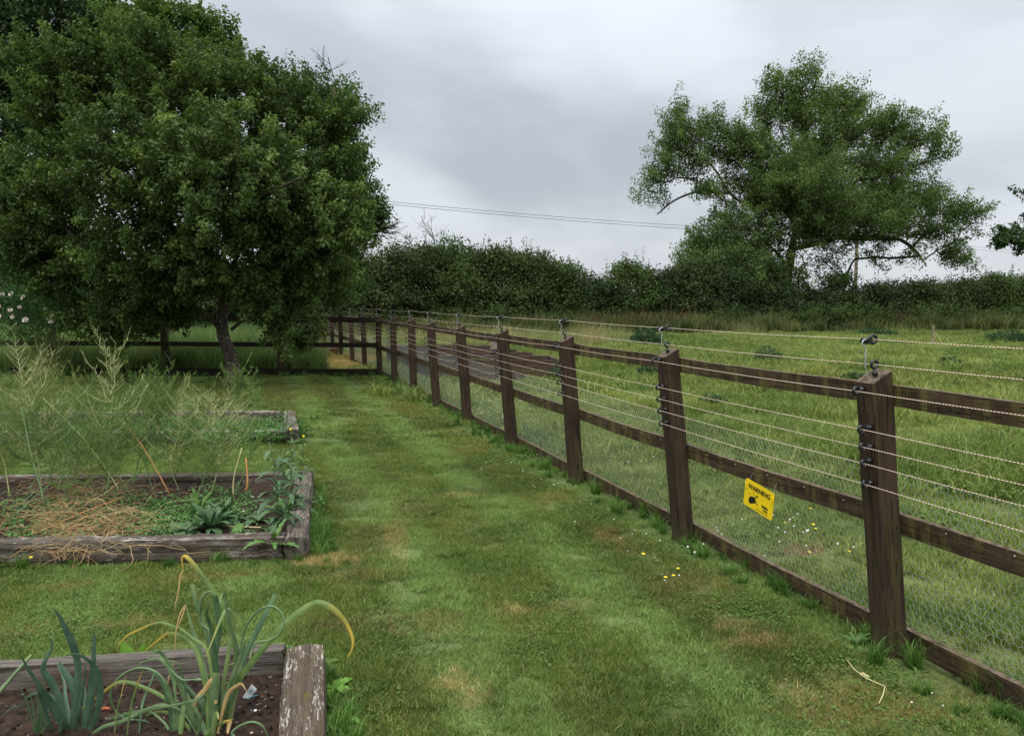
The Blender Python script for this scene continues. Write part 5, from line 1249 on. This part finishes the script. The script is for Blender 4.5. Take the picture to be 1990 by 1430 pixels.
# ------------------------------------------------------------------ trees
def make_skeleton(limbs, targets, step, pull=.35):
    """limbs: list of point lists (first starts at the root). returns nodes, parents"""
    nodes, par, fixed = [], [], []
    for li, pts in enumerate(limbs):
        pts = smooth_path(pts, 5); prev = -1
        if li: d = [(Vector(n) - pts[0]).length for n in nodes]; prev = int(np.argmin(d))
        for p in pts: nodes.append(tuple(p)); par.append(prev); prev = len(nodes) - 1; fixed.append(li)
    Nn = np.zeros((len(nodes) + len(targets) * 40, 3)); k = len(nodes); Nn[:k] = nodes; depth = np.zeros(len(Nn)); root = Nn[0]
    tips = []
    order = np.argsort(np.linalg.norm(targets - Nn[min(k - 1, k // 2)], axis=1))
    for ti in order:
        t = targets[ti]; d = np.linalg.norm(Nn[:k] - t, axis=1) + np.maximum(0, Nn[:k, 2] - t[2]) * .8; j = int(np.argmin(d)); L = np.linalg.norm(t - Nn[j]); m = max(1, min(38, int(L / step))); a = Nn[j].copy(); off = rng.normal(0, L * .07, 3); prev = j
        if k + m >= len(Nn): break
        for q in range(1, m + 1):
            s = q / m; p = a + (t - a) * s + off * math.sin(math.pi * s) + np.array([0, 0, L * .10 * math.sin(math.pi * s)]); Nn[k] = p; par.append(prev); fixed.append(-1); prev = k; k += 1
        tips.append(prev)
    cnt = np.zeros(k)
    for tp in tips: cnt[tp] += 1
    for i in range(k - 1, 0, -1):
        if par[i] >= 0: cnt[par[i]] += cnt[i]
    return Nn[:k], np.array(par), np.array(fixed), cnt
def tree(name, label, cat, limbs, blobs, Yc, nclump, nleaf, lsize, spread, lm, bark, r_tip, r_root, depth=2.5, up=.35, base_r=None, lw=.55, group=None, shell=.45, step=.35, flat=None, twigs=True, dscale=1.0):
    """blobs: (u, v, ru, rv, dy, weight) seen at distance Yc + dy"""
    root = Vector(limbs[0][0]); root.z = 0; o = empty(name, root, label=label, cat=cat, group=group)
    wt = np.array([b[2] * b[3] * (b[5] if len(b) > 5 else 1) for b in blobs], float); wt /= wt.sum(); pick = rng.choice(len(blobs), nclump, p=wt); C = []
    for k in pick:
        b = blobs[k]; Y = Yc + b[4]; c = np.array(tuple(D(b[0], b[1], Y))); rx = b[2] * Y / F_PX; rz = b[3] * Y / F_PX; ry = (rx + rz) / 2 * dscale
        d = rand_unit(1)[0]; r = (shell + (1 - shell) * rng.random()) ; C.append(c + d * np.array([rx, ry, rz]) * r)
    C = np.array(C); C[:, 2] = np.maximum(C[:, 2], .15); rt = np.array(tuple(root))
    sk, par, fx, cnt = make_skeleton(limbs, C, step)
    nl = len(limbs); rad = r_tip * np.sqrt(np.maximum(cnt, .5)) ; mx = rad.max(); r_root_, r_root = r_root, r_root * .62; rad = np.where(cnt > 1, r_tip + (rad - r_tip) * (r_root - r_tip) / max(mx - r_tip, 1e-6), r_tip)
    e = np.where(par >= 0)[0]; A = sk[par[e]]; Bv = sk[e]; ra = rad[par[e]]; rb_ = rad[e]; ra = np.minimum(ra, rb_ * 1.8); ra = np.minimum(ra, r_root * .26); rb_ = np.minimum(rb_, r_root * .26)
    r_root = r_root_
    for li in range(nl):
        idx = [i for i in range(len(sk)) if fx[i] == li]; rr = [max(min(rad[i], r_root * (.36 if li else 1)), r_root * (.20 if li else .30) * (1 - .6 * q / len(idx))) for q, i in enumerate(idx)]
        if li == 0: rr = [r * (1 + .45 * math.exp(-max(sk[i][2], 0) * 3.0)) for r, i in zip(rr, idx)]
        mb = MB(); mb.tube([Vector(sk[i] - rt) for i in idx], rr, 12 if li == 0 else 8); mb.build('trunk' if li == 0 else 'limb', bark, o, True)
    sel = fx[e] < 0; 
    if sel.any(): link('branches', edges_mesh('branches', A[sel] - rt, Bv[sel] - rt, ra[sel], rb_[sel], bark, 4), o, kind='stuff')
    # leaves
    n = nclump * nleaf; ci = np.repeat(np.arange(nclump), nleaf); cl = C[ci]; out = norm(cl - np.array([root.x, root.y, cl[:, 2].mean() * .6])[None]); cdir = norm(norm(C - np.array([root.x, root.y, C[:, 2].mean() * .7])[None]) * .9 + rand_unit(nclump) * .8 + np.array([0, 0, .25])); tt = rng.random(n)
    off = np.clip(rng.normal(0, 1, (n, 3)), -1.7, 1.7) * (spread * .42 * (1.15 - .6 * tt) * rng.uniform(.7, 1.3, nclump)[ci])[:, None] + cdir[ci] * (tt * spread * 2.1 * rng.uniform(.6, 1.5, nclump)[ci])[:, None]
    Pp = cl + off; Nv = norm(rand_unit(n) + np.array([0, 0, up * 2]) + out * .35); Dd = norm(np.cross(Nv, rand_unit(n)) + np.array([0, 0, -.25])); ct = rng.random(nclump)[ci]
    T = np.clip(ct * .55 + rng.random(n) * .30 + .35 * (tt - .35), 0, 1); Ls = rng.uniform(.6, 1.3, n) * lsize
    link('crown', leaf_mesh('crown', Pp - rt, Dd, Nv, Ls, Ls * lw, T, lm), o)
    return o
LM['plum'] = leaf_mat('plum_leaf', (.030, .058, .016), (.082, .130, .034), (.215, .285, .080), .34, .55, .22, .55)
LM['dark'] = leaf_mat('dark_leaf', (.018, .038, .014), (.034, .065, .022), (.06, .10, .035), .2)
LM['lime'] = leaf_mat('lime_leaf', (.05, .09, .022), (.09, .15, .035), (.17, .23, .07), .3)
LM['cherry'] = leaf_mat('far_cherry_leaf', (.030, .062, .020), (.06, .11, .03), (.11, .175, .05), .3)
LM['ash'] = leaf_mat('ash_leaf', (.044, .080, .024), (.108, .165, .048), (.23, .30, .105), .38, big=.35)
LM['oak'] = leaf_mat('oak_leaf', (.022, .048, .014), (.042, .08, .022), (.08, .13, .03), .2)
LM['hedge'] = leaf_mat('hawthorn_leaf', (.024, .040, .014), (.060, .086, .026), (.13, .155, .05), .22, big=.5)
LM['hedge2'] = leaf_mat('blackthorn_leaf', (.019, .036, .014), (.044, .070, .024), (.09, .125, .04), .2, big=.5)
LM['hedge3'] = leaf_mat('light_hedge_leaf', (.035, .06, .018), (.07, .11, .03), (.12, .165, .05), .25, big=.5)
LM['rose'] = leaf_mat('rose_leaf', (.030, .075, .026), (.06, .13, .04), (.10, .19, .06), .25)
BK = bark_mat('plum_bark', (.035, .026, .02), (.10, .08, .06), 5, (.40, .40, .36), .61); BK2 = bark_mat('dark_bark', (.02, .016, .012), (.05, .042, .034), 4); BK3 = bark_mat('ash_bark', (.03, .026, .02), (.075, .066, .05), 2)

Yp = 15.4
tree('plum_tree', 'broad green fruit tree spreading over the cross fence at left', 'tree',
     [[G(462, 756), D(447, 690, Yp), D(432, 640, Yp), D(440, 560, Yp), D(470, 460, Yp), D(480, 330, Yp), D(430, 200, Yp)],
      [D(430, 645, Yp), D(412, 622, Yp - .1), D(390, 605, Yp - .3), D(330, 560, Yp - .6), D(230, 470, Yp - .8), D(130, 330, Yp - .8)],
      [D(438, 570, Yp), D(400, 520, Yp + .3), D(330, 400, Yp), D(260, 250, Yp), D(180, 130, Yp)],
      [D(452, 500, Yp), D(520, 440, Yp), D(600, 330, Yp), D(640, 230, Yp), D(650, 170, Yp)],
      [D(450, 640, Yp), D(475, 622, Yp - .2), D(505, 618, Yp - .5), D(545, 628, Yp - .7)],
      [D(478, 400, Yp), D(500, 385, Yp - 1.5), D(545, 365, Yp - 2.2), D(585, 345, Yp - 2.4)]],
     [(130, 190, 95, 110, 0), (290, 165, 120, 105, .3), (440, 195, 110, 95, 0), (565, 245, 80, 92, .3), (635, 340, 52, 110, .3), (80, 400, 120, 120, -.3), (270, 330, 150, 130, -1), (450, 360, 150, 140, -1.4), (600, 420, 110, 120, -.6),
      (110, 510, 130, 70, -.2), (290, 505, 130, 80, -.8), (470, 500, 130, 75, -.6), (600, 520, 80, 60, -.3), (560, 625, 60, 24, -.6, .5), (255, 600, 60, 42, -.6, .8), (360, 575, 60, 35, -.5, .6), (655, 555, 30, 28, -.5, .8), (480, 575, 40, 25, -.6, .4), (575, 645, 50, 22, -.6, .8), (545, 600, 50, 25, -.3, .9), (250, 628, 60, 34, -.4, .8), (335, 598, 60, 28, -.2, .8), (180, 600, 70, 45, -.2, .8), (60, 130, 40, 40, 0, .7), (655, 235, 30, 30, 0, .8), (690, 235, 14, 12, 0, 1.5)],
     Yp, 2500, 105, .074, .17, LM['plum'], BK, .006, .18, lw=.60, shell=.35, step=.25)
# bare twigs above and beside the crown
def bare_twigs(u, v, u2, v2, Y, n, label, par_name='bare_branch', r=.012, fork=5):
    a = D(u, v, Y); o = empty(par_name, a, label=label, cat='bare branch'); T = D(u2, v2, Y) - a; A, B, Ra = [], [], []
    def go(p, d, L, r, lev):
        m = 4; 
        for i in range(m):
            q = p + d * L / m; A.append(tuple(p)); B.append(tuple(q)); Ra.append(r); p = q; d = (d + Vector((random.gauss(0, .12), random.gauss(0, .12), random.gauss(0, .10)))).normalized()
            if lev < 3 and random.random() < .6: go(p, (d + Vector((random.gauss(0, .55), random.gauss(0, .4), random.gauss(.1, .45)))).normalized(), L * .55, r * .6, lev + 1)
    for _ in range(n): go(Vector((0, 0, 0)), (T.normalized() + Vector((random.gauss(0, .22), random.gauss(0, .2), random.gauss(0, .18)))).normalized(), T.length * random.uniform(.7, 1.0), r, 0)
    A, B, Ra = np.array(A), np.array(B), np.array(Ra); link('twigs', edges_mesh('twigs', A, B, Ra, Ra * .8, BK, 4), o)
bare_twigs(652, 165, 622, 112, Yp, 3, 'bare dead twigs sticking up above the fruit tree crown', r=.009)
Yq = 22.0
tree('cherry_tree', 'grey green tree showing right behind the fruit tree', 'tree',
     [[Vector(((572 - 995) / F_PX * Yq, Yq, 0)), D(590, 520, Yq), D(630, 420, Yq), D(660, 300, Yq), D(650, 200, Yq)], [D(648, 440, Yq), D(700, 400, Yq), D(725, 330, Yq)], [D(600, 490, Yq), D(680, 455, Yq), D(735, 440, Yq)]],
     [(640, 230, 50, 60, 0), (670, 310, 40, 60, 0), (680, 400, 42, 50, 0), (640, 420, 70, 80, 1), (695, 440, 34, 36, 0), (640, 530, 70, 50, 0), (715, 420, 14, 26, 0, 1.2), (560, 200, 70, 50, 1)],
     Yq, 620, 60, .10, .26, LM['cherry'], BK2, .008, .17, shell=.4)
bare_twigs(725, 450, 778, 440, Yq, 7, 'fan of bare reddish twigs at the right edge of the crown', r=.012)
Yd = 30.0
tree('dark_tree', 'tall dark tree filling the top left corner', 'tree',
     [[Vector(((-60 - 995) / F_PX * Yd, Yd, 0)), D(-40, 420, Yd), D(0, 300, Yd), D(30, 150, Yd), D(60, 20, Yd)], [D(-25, 370, Yd), D(10, 290, Yd), D(20, 310, Yd)], [D(10, 220, Yd), D(90, 120, Yd), D(160, 50, Yd)]],
     [(60, 60, 120, 90, 0), (170, 60, 75, 75, 0), (10, 180, 90, 70, 0), (110, 160, 90, 80, 0), (50, 360, 90, 60, 0), (-30, 420, 80, 100, 0), (90, 260, 80, 60, 0, .8), (60, 470, 120, 90, 0), (0, -60, 140, 80, 0), (-90, 200, 80, 200, 0), (225, 60, 25, 40, 0)],
     Yd, 1300, 62, .17, .42, LM['dark'], BK2, .012, .32, shell=.3, step=.6)
Yl = 24.0
tree('lime_tree', 'lighter leafed tree top showing above the fruit tree', 'tree',
     [[Vector(((330 - 995) / F_PX * Yl, Yl, 0)), D(328, 400, Yl), D(330, 200, Yl), D(325, 100, Yl), D(320, 40, Yl)], [D(330, 180, Yl), D(390, 110, Yl), D(420, 90, Yl)]],
     [(300, 45, 60, 38, 0), (360, 60, 60, 42, 0), (240, 90, 60, 60, 0), (400, 100, 50, 45, 0), (330, 140, 120, 60, 0), (440, 78, 16, 14, 0, 1.6), (420, 130, 50, 50, 0), (280, 8, 20, 12, 0, 1.2)],
     Yl, 420, 55, .13, .26, LM['lime'], BK2, .008, .2, shell=.3, step=.5)

# the big ash
Ya = 50.0
C6 = lambda x, y: D(1200 + x / 2.466, 80 + y / 2.466, Ya)
tree('ash_tree', 'large spreading ash tree rising above the hedge', 'tree',
     [[Vector(((1525 - 995) / F_PX * Ya, Ya, 0)), D(1528, 560, Ya), D(1538, 490, Ya), D(1546, 440, Ya), D(1553, 380, Ya), D(1568, 300, Ya), D(1566, 225, Ya), D(1586, 160, Ya)],
      [D(1546, 430, Ya), C6(780, 800), C6(620, 780), C6(540, 730), C6(470, 620), C6(400, 560), C6(300, 530)],
      [D(1537, 485, Ya), C6(950, 970), C6(1050, 940), C6(1200, 945), C6(1290, 900), C6(1400, 850), C6(1560, 830)],
      [C6(1210, 944), C6(1330, 945), C6(1400, 980), C6(1450, 1030), C6(1480, 1080)],
      [D(1543, 460, Ya), C6(980, 850), C6(1050, 750), C6(1100, 690), C6(1170, 665), C6(1300, 640), C6(1420, 600), C6(1540, 560)],
      [D(1568, 300, Ya), C6(1000, 480), C6(1100, 400), C6(1250, 420)],
      [D(1534, 520, Ya), C6(700, 960), C6(560, 960), C6(450, 960)],
      [C6(540, 730), C6(400, 720), C6(280, 760), C6(190, 830)],
      [D(1562, 330, Ya), C6(760, 500), C6(720, 380), C6(800, 270), C6(700, 200)]],
     [(1320, 268, 42, 38, 0), (1375, 262, 50, 36, 0), (1298, 335, 36, 36, 0), (1350, 325, 50, 35, 0), (1425, 290, 45, 50, 0), (1390, 370, 50, 28, 0, .5), (1290, 385, 25, 22, 0, .6), (1262, 372, 14, 12, 0), (1322, 222, 18, 12, 0),
      (1580, 150, 34, 20, 0, .8), (1505, 176, 40, 16, 0, .8), (1560, 200, 60, 32, 0, .9), (1630, 215, 50, 34, 0, 1.0), (1655, 205, 28, 24, 0, .8), (1500, 215, 40, 28, 0, .7), (1465, 280, 40, 34, 0, .9), (1720, 250, 50, 30, 0, .8),
      (1555, 245, 65, 42, 0), (1490, 240, 30, 26, 0, .5), (1640, 260, 70, 38, 0), (1705, 265, 60, 40, 0), (1760, 275, 52, 34, 0), (1810, 290, 30, 28, 0, .7), (1825, 305, 14, 12, 0),
      (1480, 310, 50, 45, 0), (1580, 320, 80, 55, 0), (1680, 335, 75, 50, 0), (1750, 330, 50, 30, 0, .6), (1500, 390, 80, 55, 0, 1.3), (1600, 400, 95, 60, -2, 1.4), (1540, 350, 90, 60, -2.5, 1.0), (1450, 370, 45, 40, 0, .6), (1580, 450, 80, 40, -2, .9), (1690, 430, 90, 36, -2, .9), (1700, 385, 85, 42, 0), (1790, 385, 55, 38, 0), (1845, 410, 40, 28, 0), (1885, 425, 14, 14, 0), (1880, 445, 14, 10, 0),
      (1430, 450, 62, 46, -1), (1375, 475, 40, 40, -1), (1480, 470, 60, 50, -1), (1560, 440, 55, 35, 0), (1655, 420, 70, 30, 0, .9), (1740, 430, 60, 30, 0), (1800, 445, 45, 26, 0), (1840, 490, 28, 20, 0), (1860, 505, 14, 14, 0),
      (1430, 520, 90, 50, -1.5, 1.3), (1500, 530, 70, 45, -1.5, 1.2), (1360, 520, 45, 35, -1.5), (1600, 500, 45, 28, 0, .5), (1640, 540, 30, 20, 0, .5), (1680, 500, 30, 22, 0, .4), (1760, 500, 30, 20, 0, .5), (1610, 550, 50, 26, -1, .8), (1655, 462, 30, 20, 0, 1.0), (1700, 455, 30, 14, 0, .8)],
     Ya, 2600, 88, .165, .52, LM['ash'], BK3, .020, .46, shell=.2, lw=.45, step=.7, dscale=1.6)
Yo = 34.0
tree('oak_tree', 'dark oak bough poking in from the right edge', 'tree',
     [[Vector(((2150 - 995) / F_PX * Yo, Yo, 0)), D(2150, 540, Yo), D(2140, 420, Yo), D(2120, 300, Yo)], [D(2146, 490, Yo), D(2080, 470, Yo), D(2010, 478, Yo), D(1960, 472, Yo)]],
     [(1968, 466, 26, 20, 0, 2), (1995, 478, 24, 16, 0, 1.5), (2040, 450, 50, 50, 0), (2090, 380, 80, 70, 0), (2130, 280, 100, 90, 0), (1994, 385, 8, 14, 0, 2), (2020, 375, 18, 18, 0), (2150, 480, 70, 50, 0)],
     Yo, 460, 60, .15, .24, LM['oak'], BK2, .012, .35, shell=.25, step=.5)

# hedgerow shrubs, one by one
HL = {0: 'hedge', 1: 'hedge2', 2: 'hedge3'}
def shrub(u, vtop, hw, Y, n, label, lm=0, lsz=.13, spiky=.3, low=0.0, cat='hedge shrub', name='hedge_shrub', group='shrubs of the hedgerow'):
    vtop += 6; ztop = D(u, vtop, Y).z; x = D(u, vtop, Y).x; W3 = hw * Y / F_PX * 1.25; root = Vector((x, Y, 0)); o = empty(name, root, label=label, cat=cat, group=group)
    C = []; 
    n = int(n * 1.9); lsz *= 1.0; k = int(n / 40)
    for _ in range(k):
        a = random.random() * 6.283; h = random.random() ** .8; prof = math.sqrt(max(.05, 1 - (max(0, h - .45) / .62) ** 2)); r = random.uniform(.25, 1.0) * prof * (1 + .25 * math.sin(3 * a + u) + .18 * math.sin(8 * h + u))
        C.append((math.cos(a) * r * W3, math.sin(a) * r * W3 * .8, .15 + h * ztop * .98 * (1 - .10 * r * random.random()) * (1 - .16 * abs(math.sin(1.5 * a + u)))))
    C = np.array(C); top_k = C[:, 2] > ztop * .75; ci = np.repeat(np.arange(k), 40); m = len(ci)
    off = rng.normal(0, 1, (m, 3)) * np.array([.30, .30, .17]) * (Y / 45 if lsz > .1 else .8); P_ = C[ci] + off
    # upright shoots on the top
    ns = int(26 * spiky * 2)
    Sx = rng.uniform(-.8, .8, ns) * W3; Sy = rng.uniform(-.5, .5, ns) * W3; A = []; B = []; SP = []
    for sx, sy in zip(Sx, Sy):
        rr = math.hypot(sx, sy * 1.3) / W3; z0 = ztop * .93 * math.sqrt(max(.2, 1 - rr * rr * .5)); hh = random.uniform(.1, .45) if random.random() < .75 else random.uniform(.5, 1.15); tip = (sx + random.gauss(0, .15), sy + random.gauss(0, .1), z0 + hh); A.append((sx, sy, z0 - .5)); B.append(tip)
        for q in range(16): t = random.random(); SP.append(tuple(np.array((sx, sy, z0 - .3)) * (1 - t) + np.array(tip) * t + rng.normal(0, .05, 3)))
    if SP: P_ = np.concatenate([P_, np.array(SP)])
    m = len(P_); Nv = norm(rand_unit(m) + np.array([0, -.2, .7])); Dd = norm(np.cross(Nv, rand_unit(m)))
    ct = np.concatenate([rng.random(k)[ci], np.full(m - len(ci), .8)]); T = np.clip(.75 * ct + .35 * rng.random(m) - .05, 0, 1); Ls = rng.uniform(.6, 1.3, m) * lsz
    link('foliage', leaf_mesh('foliage', P_, Dd, Nv, Ls, Ls * .6, T, LM[HL[lm]] if isinstance(lm, int) else LM[lm]), o)
    j = min(k, 60); s_ = rng.choice(k, j, replace=False); base = np.stack([C[s_, 0] * .25, C[s_, 1] * .25, np.zeros(j)], 1); mid = base * .5 + C[s_] * .5 + np.array([0, 0, .2])
    A2 = np.concatenate([base, mid] + ([np.array(A)] if A else [])); B2_ = np.concatenate([mid, C[s_]] + ([np.array(B)] if B else []))
    rr = np.concatenate([np.full(j, .03), np.full(j, .018), np.full(len(A), .008)]); link('stems', edges_mesh('stems', A2, B2_, rr, rr * .6, BK2, 4), o)
    return o
hy = lambda u: 41 + (u - 600) / 1390 * 8.5
for u, v, hw, n, lm, sp, lb in [
    (640, 500, 60, 9000, 1, .2, 'dark hedge shrub behind the fence corner left of the open sky'), (700, 482, 62, 10000, 0, .3, 'hedge shrub at the left start of the open hedgerow'), (785, 466, 66, 12000, 0, .5, 'olive tinted hedge shrub second in the open hedgerow'),
    (872, 456, 62, 12000, 2, .8, 'hedge shrub with the highest shoots of the left hedgerow'), (960, 468, 62, 12000, 0, .9, 'bushy hedge shrub with many upright shoots'), (1030, 476, 48, 9000, 0, .8, 'hedge shrub at the right shoulder of the tall hedge'),
    (1092, 498, 44, 7000, 2, .6, 'looser light shrub where the hedge starts to dip'), (1150, 530, 40, 6000, 1, .3, 'low dark shrub in the dip of the hedge'), (1222, 500, 50, 8000, 2, .8, 'light green shrub standing alone right of the dip'),
    (1290, 522, 42, 7000, 1, .5, 'dark shrub with sky showing between its stems'), (1345, 498, 50, 8000, 0, .4, 'hedge shrub left under the ash tree'), (1420, 515, 55, 8500, 1, .2, 'shaded hedge shrub under the left ash boughs'),
    (1500, 545, 50, 8500, 1, .2, 'darkest hedge shrub around the ash trunk'), (1575, 562, 45, 7500, 1, .2, 'dark shrub right of the ash trunk'), (1645, 566, 45, 7500, 1, .2, 'low hedge shrub in front of the utility pole'),
    (1715, 545, 52, 9000, 1, .4, 'hedge shrub right of the utility pole'), (1790, 540, 52, 9000, 0, .4, 'hedge shrub behind the wooden stake'), (1868, 540, 48, 9000, 0, .5, 'olive hedge shrub below the gap beside the oak bough'),
    (1935, 526, 46, 9000, 2, .8, 'hedge shrub with tall shoots under the oak bough'), (2000, 534, 50, 9000, 0, .5, 'hedge shrub cut by the right edge'), (2075, 530, 52, 8000, 1, .4, 'hedge shrub just outside the right edge'), (2160, 535, 55, 8000, 0, .4, 'hedge shrub farthest right beyond the oak')]:
    shrub(u, v, hw, hy(u), n, lb, lm, .135, sp)
for u, v, hw, n, lb in [(-20, 470, 90, 8000, 'dark bush mass at the far left behind the roses'), (120, 490, 90, 8000, 'dark bush behind the rose flowers'), (250, 500, 80, 8000, 'dark bush between the rose and the tree trunk'), (370, 505, 80, 8000, 'dark bush behind the left limb of the fruit tree'), (480, 505, 75, 8000, 'dark bush directly behind the fruit tree trunk'), (580, 520, 60, 6000, 'dark bush behind the reddish barrier')]:
    shrub(u, v, hw, 32.5, n, lb, 1, .13, .1, group='bushes behind the meadow')
# light arching shoot above the hedge
bare_twigs(845, 470, 818, 432, 41, 4, 'thin arching shoots above the tallest hedge shrub', r=.014)

# rambling rose on the cross fence
def rose():
    Y = 17.0; o = empty('rose_bush', Vector(((70 - 995) / F_PX * Y, Y, 0)), label='rambling rose with pale pink blooms sprawling over the cross fence', cat='rose bush'); rt = np.array(tuple(o.location)); C = []
    for u, v, ru, rv, dy, n in [(40, 560, 70, 50, -.3, 55), (110, 590, 80, 45, -.4, 60), (180, 610, 60, 35, -.4, 42), (40, 620, 60, 35, 0, 30), (110, 540, 80, 40, .4, 45), (200, 565, 60, 40, .2, 40), (60, 650, 60, 30, .2, 20), (270, 600, 50, 40, .2, 25)]:
        for _ in range(n): d = rand_unit(1)[0]; c = np.array(tuple(D(u, v, Y + dy))); C.append(c + d * np.array([ru, (ru + rv) / 2, rv]) * Y / F_PX * (.3 + .7 * rng.random()))
    C = np.array(C); k = len(C); ci = np.repeat(np.arange(k), 46); m = len(ci); P_ = C[ci] + rng.normal(0, .15, (m, 3)); Nv = norm(rand_unit(m) + np.array([0, -.3, .8])); Dd = norm(np.cross(Nv, rand_unit(m)))
    Ls = rng.uniform(.6, 1.3, m) * .055; link('foliage', leaf_mesh('foliage', P_ - rt, Dd, Nv, Ls, Ls * .65, np.clip(.5 * rng.random(k)[ci] + .5 * rng.random(m), 0, 1), LM['rose']), o)
    j = 40; s_ = rng.choice(k, j, replace=False); base = np.tile([0, .1, 0], (j, 1)) + rng.normal(0, .3, (j, 3)) * [1, .3, 0]; tg = C[s_] - rt; mid = (base + tg) / 2 + np.array([0, 0, .3]); link('canes', edges_mesh('canes', np.concatenate([base, mid]), np.concatenate([mid, tg]), np.full(2 * j, .008), np.full(2 * j, .005), M['asp_olive'], 4), o)
    pk = plain('pale_pink_petal', (.86, .74, .68), .6)
    def bloom(r):
        mb = MB()
        for ring, (nr, er, sr) in enumerate(((7, .25, 1.0), (6, .7, .8), (4, 1.15, .5))):
            for q in range(nr):
                a = 6.283 * q / nr + ring; d = Vector((math.cos(a) * math.cos(er), math.sin(a) * math.cos(er), math.sin(er))); s = d.cross(Vector((0, 0, 1))).normalized() * r * .5 * sr; L = d * r * sr
                mb.add([Vector((0, 0, 0)), L * .6 - s, L + Vector((0, 0, r * .1)), L * .6 + s], [(0, 1, 2, 3)])
        return mb.mesh('bloom', pk)
    for q, (u, v, r) in enumerate([(3, 595, .055), (20, 603, .055), (27, 613, .05), (24, 616, .045), (50, 622, .075), (102, 620, .115), (145, 617, .055), (172, 622, .075), (163, 590, .08), (189, 593, .05), (38, 597, .045), (46, 578, .07), (22, 572, .06), (203, 637, .060), (218, 600, .05), (5, 572, .05), (88, 600, .04), (0, 616, .05)]):
        b = link('bloom', bloom(r), o); b.location = D(u, v, 16.35 + random.uniform(-.05, .15)) - Vector(o.location); b.rotation_euler = (R(60) + random.gauss(0, .3), random.gauss(0, .3), random.gauss(0, .5))
rose()

# ------------------------------------------------------------------ power line
up_ = empty('utility_pole', Vector(((1659 - 995) / F_PX * 62, 62, 0)), label='pale wooden utility pole half hidden by the ash tree', cat='utility pole')
mb = MB(); mb.tube([(0, 0, 0), (0, 0, 7.1)], [.15, .11], 10); mb.build('pole', bark_mat('pole_wood', (.13, .11, .07), (.24, .20, .13), 2), up_); ptop = D(1660, 452, 62); 
M['cable'] = plain('dark_cable', (.16, .17, .18), .6)
for a, b, lb in [((560, 372, 40), (1659, 453, 62), 'upper of two thin power lines crossing the sky'), ((560, 377, 39), (1659, 459, 62), 'lower of two thin power lines crossing the sky'), ((1659, 453, 62), (2300, 510, 120), 'faint upper power line right of the ash tree'), ((1659, 459, 62), (2300, 514, 120), 'faint lower power line right of the ash tree')]:
    A_, B_ = D(*a), D(*b); o = empty('power_line', A_, label=lb, cat='power line'); n = 24; mb = MB()
    mb.tube([A_.lerp(B_, i / n) - A_ - Vector((0, 0, .35 * 4 * (i / n) * (1 - i / n))) for i in range(n + 1)], .014, 5); mb.build('cable', M['cable'], o)

print('objects', len(bpy.data.objects), 'tris', sum(len(p) - 2 for o in [] for p in []), sum(int(len(o.data.loops) - 2 * len(o.data.polygons)) for o in COL.objects if o.type == 'MESH'))
